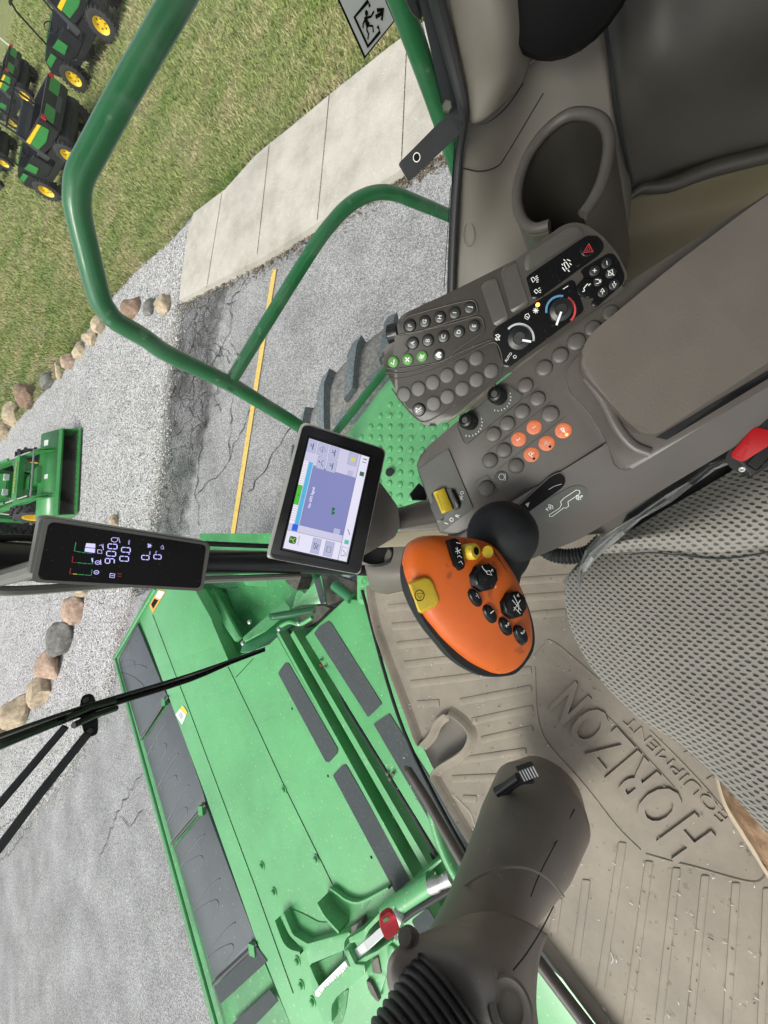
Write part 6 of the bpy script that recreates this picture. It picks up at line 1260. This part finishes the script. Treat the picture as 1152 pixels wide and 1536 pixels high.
def utv():   # origin under the rear left wheel contact; +y forward, +x right
    t=thing('utility_vehicle','x','utility vehicle'); W_=1.5; w0,w1=.06,W_-.16
    mb=MB(); prism(mb,[(-.55,.55),(-.5,.42),(.6,.34),(1.75,.34),(2.05,.5),(2.75,.62),(2.85,.8),(2.6,1.02),(2.0,1.12),(1.85,.95),(1.7,.5),(.75,.5),(.7,.72),(-.45,.72)],w0+.02,w1-.02); mb.build('lower_body','black_paint',t)
    # cargo box: floor, tailgate, sides
    mb=MB(); mb.box((W_/2-.05,.0,.80),.60,.62,.03); mb.box((W_/2-.05,.62,.97),.60,.03,.20); mb.build('cargo_bed','black_paint',t)
    mb=MB(); mb.box((W_/2-.05,-.62,.95),.60,.035,.22); tg=mb.build('tailgate','black_paint',t)
    for x0 in (.30,W_-.40):
        mb=MB(); mb.box((x0,-.66,1.0),.20,.012,.10); mb.build('tailgate_panel','green_vehicle',tg)
    mb=MB(); mb.box((W_/2-.05,-.665,.86),.22,.02,.05); mb.build('tailgate_handle','grey_plastic',tg)
    for x0 in (.09,W_-.19):
        mb=MB(); prism(mb,[(-.62,.74),(-.62,1.17),(.62,1.20),(.66,.80),(.3,.74)],x0-.05,x0+.05); sd=mb.build('bed_side','black_paint',t)
        e=-.06 if x0<.5 else .06
        mb=MB(); prism(mb,[(-.45,.92),(-.40,1.10),(.60,1.16),(.62,.92),(.1,.86)],x0+e-.012,x0+e+.012); mb.build('green_panel','green_vehicle',sd)
        mb=MB(); prism(mb,[(-.40,1.08),(-.36,1.16),(.62,1.20),(.62,1.10)],x0+e*1.15-.012,x0+e*1.15+.012); mb.build('yellow_stripe','yellow_paint',sd)
        mb=MB(); mb.box((x0,-.66,1.10),.04,.03,.05); mb.build('tail_light','red_key',t)
        mb=MB(); prism(mb,[(1.0,.52),(1.05,.95),(1.75,.98),(1.85,.60),(1.6,.5)],x0-.03,x0+.03); dr=mb.build('door','black_paint',t)
        mb=MB(); prism(mb,[(1.45,.74),(1.5,.96),(1.92,1.0),(1.82,.72)],x0+e*.7-.012,x0+e*.7+.012); mb.build('green_panel','green_vehicle',dr)
        mb=MB(); prism(mb,[(2.0,.62),(2.1,.95),(2.55,.98),(2.75,.80),(2.7,.62)],x0-.04,x0+.04); fd=mb.build('front_fender','black_paint',t)
        mb=MB(); prism(mb,[(2.1,.84),(2.12,.98),(2.55,.99),(2.62,.86)],x0+e*.8-.012,x0+e*.8+.012); mb.build('green_panel','green_vehicle',fd)
    mb=MB(); prism(mb,[(1.95,.9),(2.0,1.14),(2.55,1.06),(2.84,.86),(2.84,.7),(2.2,.7)],.25,W_-.35); mb.build('hood','green_vehicle',t)
    mb=MB(); prism(mb,[(.78,.62),(.76,1.38),(.86,1.40),(.96,.86),(1.4,.84),(1.42,.64)],.14,W_-.24); mb.build('bench_seat','grey_plastic',t)
    c=V((.42,1.72,1.12)); mb=MB(); n=V((0,-.8,.6)).normalized(); P=[c+X_*.17*math.cos(a*.3307)+n.cross(X_)*.17*math.sin(a*.3307) for a in range(20)]; mb.tube(P,.014,6); mb.tube([c,c+V((0,.22,-.16))],.02,6); mb.tube([c-X_*.17,c+X_*.17],.01,6); mb.build('steering_wheel','black_rubber',t)
    for x in (.12,W_-.22):
        mb=MB(); mb.tube([V((x,.72,.8)),V((x,.70,1.35)),V((x,.82,1.92)),V((x,1.7,1.95)),V((x,1.95,1.45)),V((x,2.08,1.05))],.027,8,sm=3); mb.build('roll_bar','black_paint',t)
    mb=MB(); mb.box((W_/2-.05,.70,1.10),.60,.025,.025); mb.box((W_/2-.05,.74,1.60),.60,.02,.02); mb.build('rear_cross_bar','black_paint',t)
    mb=MB(); prism(mb,[(.68,1.93),(.7,2.0),(1.2,2.03),(1.75,1.99),(1.8,1.93)],.06,W_-.16); mb.build('roof','black_paint',t)
    mb=MB(); mb.add([V((.14,.75,1.12)),V((W_-.24,.75,1.12)),V((W_-.24,.83,1.92)),V((.14,.83,1.92))],[(0,1,2,3)]); mb.build('rear_window','cab_glass',t)
    mb=MB(); mb.add([V((.14,2.05,1.10)),V((W_-.24,2.05,1.10)),V((W_-.24,1.74,1.93)),V((.14,1.74,1.93))],[(0,1,2,3)]); mb.build('windscreen','cab_glass',t)
    mb=MB(); mb.tube([V((.2,-.2,.38)),V((W_-.3,-.2,.38))],.05,8); mb.tube([V((.35,0,.32)),V((W_-.45,0,.32))],.06,8); mb.box((W_/2-.05,-.1,.5),.28,.3,.12); mb.build('rear_axle','black_paint',t)
    mb=MB(); mb.tube([V((.3,2.9,.55)),V((.3,2.98,.75)),V((W_-.4,2.98,.75)),V((W_-.4,2.9,.55))],.022,8); mb.build('front_bumper','black_paint',t)
    for wx,wy in ((.12,0),(W_-.22,0),(.12,2.3),(W_-.22,2.3)):
        r=.37; wc_=V((wx,wy,r)); mb=MB(); w_=.28; sg=-1 if wx<.5 else 1
        mb.lathe(wc_,X_,[(.2,-w_*.42),(r*.86,-w_*.5),(r*.97,-w_*.42),(r,-w_*.2),(r,w_*.2),(r*.97,w_*.42),(r*.86,w_*.5),(.2,w_*.42)],28); mb.f=[f for f in mb.f if len(f)==4]; mb.mi=[0]*len(mb.f)
        for i in range(22):
            for s_ in (-1,1):
                a=(i+s_*.25)/22*6.283; d=V((0,math.sin(a),math.cos(a))); mb.box(wc_+d*(r+.004)+X_*s_*w_*.27,w_*.2,.022,.014,X_,X_.cross(d),d)
        mb.build('tyre','tyre',t,ang=40)
        mb=MB(); mb.lathe(wc_,X_*sg,[(0,.06),(.06,.07),(.07,.05),(.14,.055),(.17,.10),(.205,.125),(.2,.09),(.19,0)],20)
        rm=mb.build('rim','yellow_paint',t,ang=40); mb=MB()
        for i in range(6): a=i*1.047; d=V((0,math.sin(a),math.cos(a))); mb.lathe(wc_+d*.115+X_*sg*.062,X_*sg,[(.022,0),(.0,.003)],8)
        mb.build('rim_hole','black_paint',rm)
    return t
def tree_copy(o):
    c=o.copy(); COL.objects.link(c)
    for ch in o.children:
        d=ch.copy(); COL.objects.link(d); d.parent=c
        for g in ch.children: e=g.copy(); COL.objects.link(e); e.parent=d
    return c
u0=utv(); grp='utility vehicles parked on the lawn'
def put(o,x,y,h,lb): o.scale=(1.13,1.13,1.13); o.location=(x,y,.03); o.rotation_euler=(0,0,math.radians(h-90)); o['label']=lb; o['group']=grp
put(u0,19.93,.38,36,'black and green utility vehicle half hidden by the bend of the green rail')
put(tree_copy(u0),21.2,-3.43,38,'black and green utility vehicle highest in the photo, two yellow wheels fully visible')
hf=V((math.cos(math.radians(37)),math.sin(math.radians(37)),0)); hr_=V((hf.y,-hf.x,0)); c3=Z(58,125,0)*1.0-hr_*1.28; d4=Z(8,282,0)-hf*2.3
put(tree_copy(u0),c3.x,c3.y,37,'dark utility vehicle parked just beyond the one behind the rail bend')
put(tree_copy(u0),d4.x,d4.y,37,'dark utility vehicle at the picture edge, mostly hidden, farthest along the row')
mb=MB(); mb.box((0,0,.55),.05,.05,.55); mb.box((0,0,1.12),.12,.03,.16); mb.box((0,0,.04),.2,.2,.04); pp=Z(22,75,0); o=mb.build('marker_post','sticker_white'); o.location=(pp.x,pp.y,.03); tag(o,'short pale grey marker post on the lawn behind the utility vehicles','post')
# ============================================================ TRACTOR WITH LOADER
tk=thing('loader_tractor','green compact tractor with front loader, bucket resting on the gravel','tractor')
bw=1.15
prof=[(.42,.02),(-.1,.05),(-.36,.20),(-.44,.42),(-.34,.60),(-.08,.47),(.18,.34)]
mb=MB(); k=len(prof); o_=[(y,z) for y,z in prof]; inn=[(.40,.035),(-.08,.075),(-.33,.21),(-.40,.41),(-.33,.56),(-.09,.44),(.16,.32)]
vs=[V((x,y,z)) for x in (-bw,bw) for y,z in o_]; mb.add(vs,[(i,i+1,k+i+1,k+i) for i in range(k-1)]); bk_=mb.build('bucket','green_vehicle',tk)
q=bk_.modifiers.new('Solidify','SOLIDIFY'); q.thickness=.018
mb=MB(); 
for x in (-bw,bw): prism(mb,prof,x-.012,x+.012)
mb.build('bucket_cheek','green_vehicle',tk)
mb=MB(); mb.box((0,.41,.045),bw,.09,.012); ce=mb.build('cutting_edge','green_vehicle',tk)
mb=MB()
for i in range(14): mb.lathe((-bw+.1+i*.163,.40,.058),Z_,[(.014,0),(.012,.012),(0,.014)],6)
mb.build('edge_bolt','black_paint',ce)
mb=MB(); vs=[V((x,y,z)) for x in (-bw+.02,bw-.02) for y,z in inn]; mb.add(vs,[(i,i+1,k+i+1,k+i) for i in range(k-1)]); mb.build('bucket_lining','steel_dirty',bk_)
mb=MB(); mb.box((0,.17,.348),bw,.05,.022,X_,V((0,1,-.5)),V((0,.5,1))); mb.build('bucket_lip','green_vehicle',tk)
mb=MB(); mb.box((.08,-.14,.507),.06,.05,.012,X_,V((0,.26,-.13)),V((0,.13,.26))); mb.build('bucket_sticker','sticker_white',bk_); mb=MB(); mb.box((-.85,-.20,.537),.08,.06,.012,X_,V((0,.26,-.13)),V((0,.13,.26))); mb.build('bucket_sticker','sticker_white',bk_)
for x in (-.62,.62):
    mb=MB(); prism(mb,[(.12,.36),(.02,.50),(-.12,.64),(-.30,.74),(-.38,.68),(-.30,.58)],x-.05,x-.02); prism(mb,[(.12,.36),(.02,.50),(-.12,.64),(-.30,.74),(-.38,.68),(-.30,.58)],x+.02,x+.05); mb.build('bucket_bracket','green_vehicle',tk)
    mb=MB(); prism(mb,[(-.14,.56),(-.26,.70),(-.60,.86),(-1.5,1.12),(-2.2,1.36),(-2.22,1.2),(-1.5,.96),(-.65,.70)],x-.045,x+.045); mb.build('loader_arm','green_vehicle',tk)
    mb=MB(); mb.tube([V((x*.93,-.30,.80)),V((x*.93,-1.1,1.08))],.018,8); mb.build('cylinder_rod','metal',tk); mb=MB(); mb.tube([V((x*.93,-1.0,1.06)),V((x*.93,-1.8,1.30))],.035,8); mb.build('tilt_cylinder','green_vehicle',tk)
    mb=MB(); prism(mb,[(-2.45,.4),(-2.35,1.5),(-2.7,1.5),(-2.75,.4)],x-.06,x+.06); mb.build('loader_mast','green_vehicle',tk)
    mb=MB(); mb.tube([V((x*.8,-.9,.98)),V((x*.8,-2.3,.62))],.022,8); mb.build('lift_rod','metal',tk)
mb=MB(); mb.tube([V((-.62,-.22,.76)),V((.62,-.22,.76))],.02,8); mb.build('level_rod','metal',tk)
mb=MB(); mb.box((0,-.72,.90),.6,.10,.06,X_,V((0,1,-.25)),V((0,.25,1))); cb_=mb.build('cross_tube','green_vehicle',tk)
mb=MB(); textm(mb,V((0,-.72,.966)),X_,Y_,'JOHN DEERE',.14,.006,width=.86); mb.build('cross_tube_lettering','yellow_paint',cb_)
mb=MB(); prism(mb,[(-1.35,.62),(-1.25,1.0),(-1.45,1.22),(-2.6,1.38),(-2.7,.62)],-.32,.32); mb.build('hood','green_vehicle',tk)
for x in (-.2,.2): mb=MB(); mb.box((x,-1.28,1.02),.08,.03,.05); mb.build('headlight','sticker_white',tk)
mb=MB(); mb.box((0,-1.9,.5),.22,1.2,.16); mb.box((0,-1.15,.52),.3,.15,.14); mb.tube([V((-.7,-1.45,.42)),V((.7,-1.45,.42))],.06,8); mb.build('chassis','green_vehicle',tk)
for x in (-.36,.36): mb=MB(); mb.box((x,-1.2,.62),.09,.1,.16); mb.box((x*1.3,-1.0,.5),.14,.22,.05); mb.build('front_weight_bracket','green_vehicle',tk)
def agwheel(x,y,r,w,n):
    wc_=V((x,y,r)); mb=MB(); rim=r*.52; mb.lathe(wc_,X_,[(rim,-w*.42),(r*.86,-w*.5),(r*.95,-w*.4),(r*.97,0),(r*.95,w*.4),(r*.86,w*.5),(rim,w*.42)],32); mb.f=[f for f in mb.f if len(f)==4]; mb.mi=[0]*len(mb.f)
    for i in range(n):
        for s_ in (-1,1):
            a=(i+(.5 if s_>0 else 0))/n*6.283
            for t in (0,1,2): aa=a-t*.09; d=V((0,math.sin(aa),math.cos(aa))); mb.box(wc_+d*(r*.985)+X_*s_*w*(.08+.16*t),w*.10,.03,.022,X_,X_.cross(d),d)
    mb.build('tyre','tyre',tk,ang=40); mb=MB(); sg=-1 if x<0 else 1; mb.lathe(wc_,X_*sg,[(0,.03),(rim*.4,.04),(rim*.8,.03),(rim*.9,w*.4),(rim*1.05,w*.45),(rim,w*.3),(rim,-w*.4)],24); mb.build('rim','yellow_paint',tk,ang=40)
for x in (-.72,.72): agwheel(x,-1.5,.46,.34,14); agwheel(x*1.1,-3.5,.78,.48,18)
for x in (-.72,.72): mb=MB(); prism(mb,[(-2.9,1.2),(-3.1,1.62),(-3.9,1.62),(-4.2,1.2),(-3.9,1.4),(-3.1,1.4)],x-.18,x+.18); mb.build('rear_fender','green_vehicle',tk)
mb=MB(); prism(mb,[(-3.2,1.1),(-3.15,1.25),(-3.6,1.27),(-3.75,1.7),(-3.85,1.68),(-3.75,1.1)],-.25,.25); mb.build('seat','yellow_paint',tk)
mb=MB(); c=V((0,-2.85,1.5)); n=V((0,-.5,.85)).normalized(); mb.tube([c+X_*.2*math.cos(a*.3307)+n.cross(X_)*.2*math.sin(a*.3307) for a in range(20)],.015,6); mb.tube([c,c+V((0,.12,-.35))],.02,6); mb.build('steering_wheel','black_rubber',tk)
mb=MB(); mb.tube([V((-.5,-4.0,.9)),V((-.5,-4.05,2.4)),V((.5,-4.05,2.4)),V((.5,-4.0,.9))],.035,8); mb.build('roll_bar','black_paint',tk)
for ch in tk.children:
    if ch.name.split('.')[0] in ('chassis','front_weight_bracket','tyre','rim','rear_fender','seat','steering_wheel','roll_bar','loader_mast'): ch.location.y=.42
P0=Z(118,775,0); P1=Z(124,640,0); c=(P0+P1)/2; rt=(P0-P1).normalized(); fw=V((-rt.y,rt.x,0)); fw=fw if fw.dot(CAM-c)>0 else -fw
# +x must be fw x up
xa=fw.cross(Z_); c=c-fw*.42
tk.matrix_world=Matrix(((xa.x,fw.x,0,c.x),(xa.y,fw.y,0,c.y),(0,0,1,.01),(0,0,0,1)))
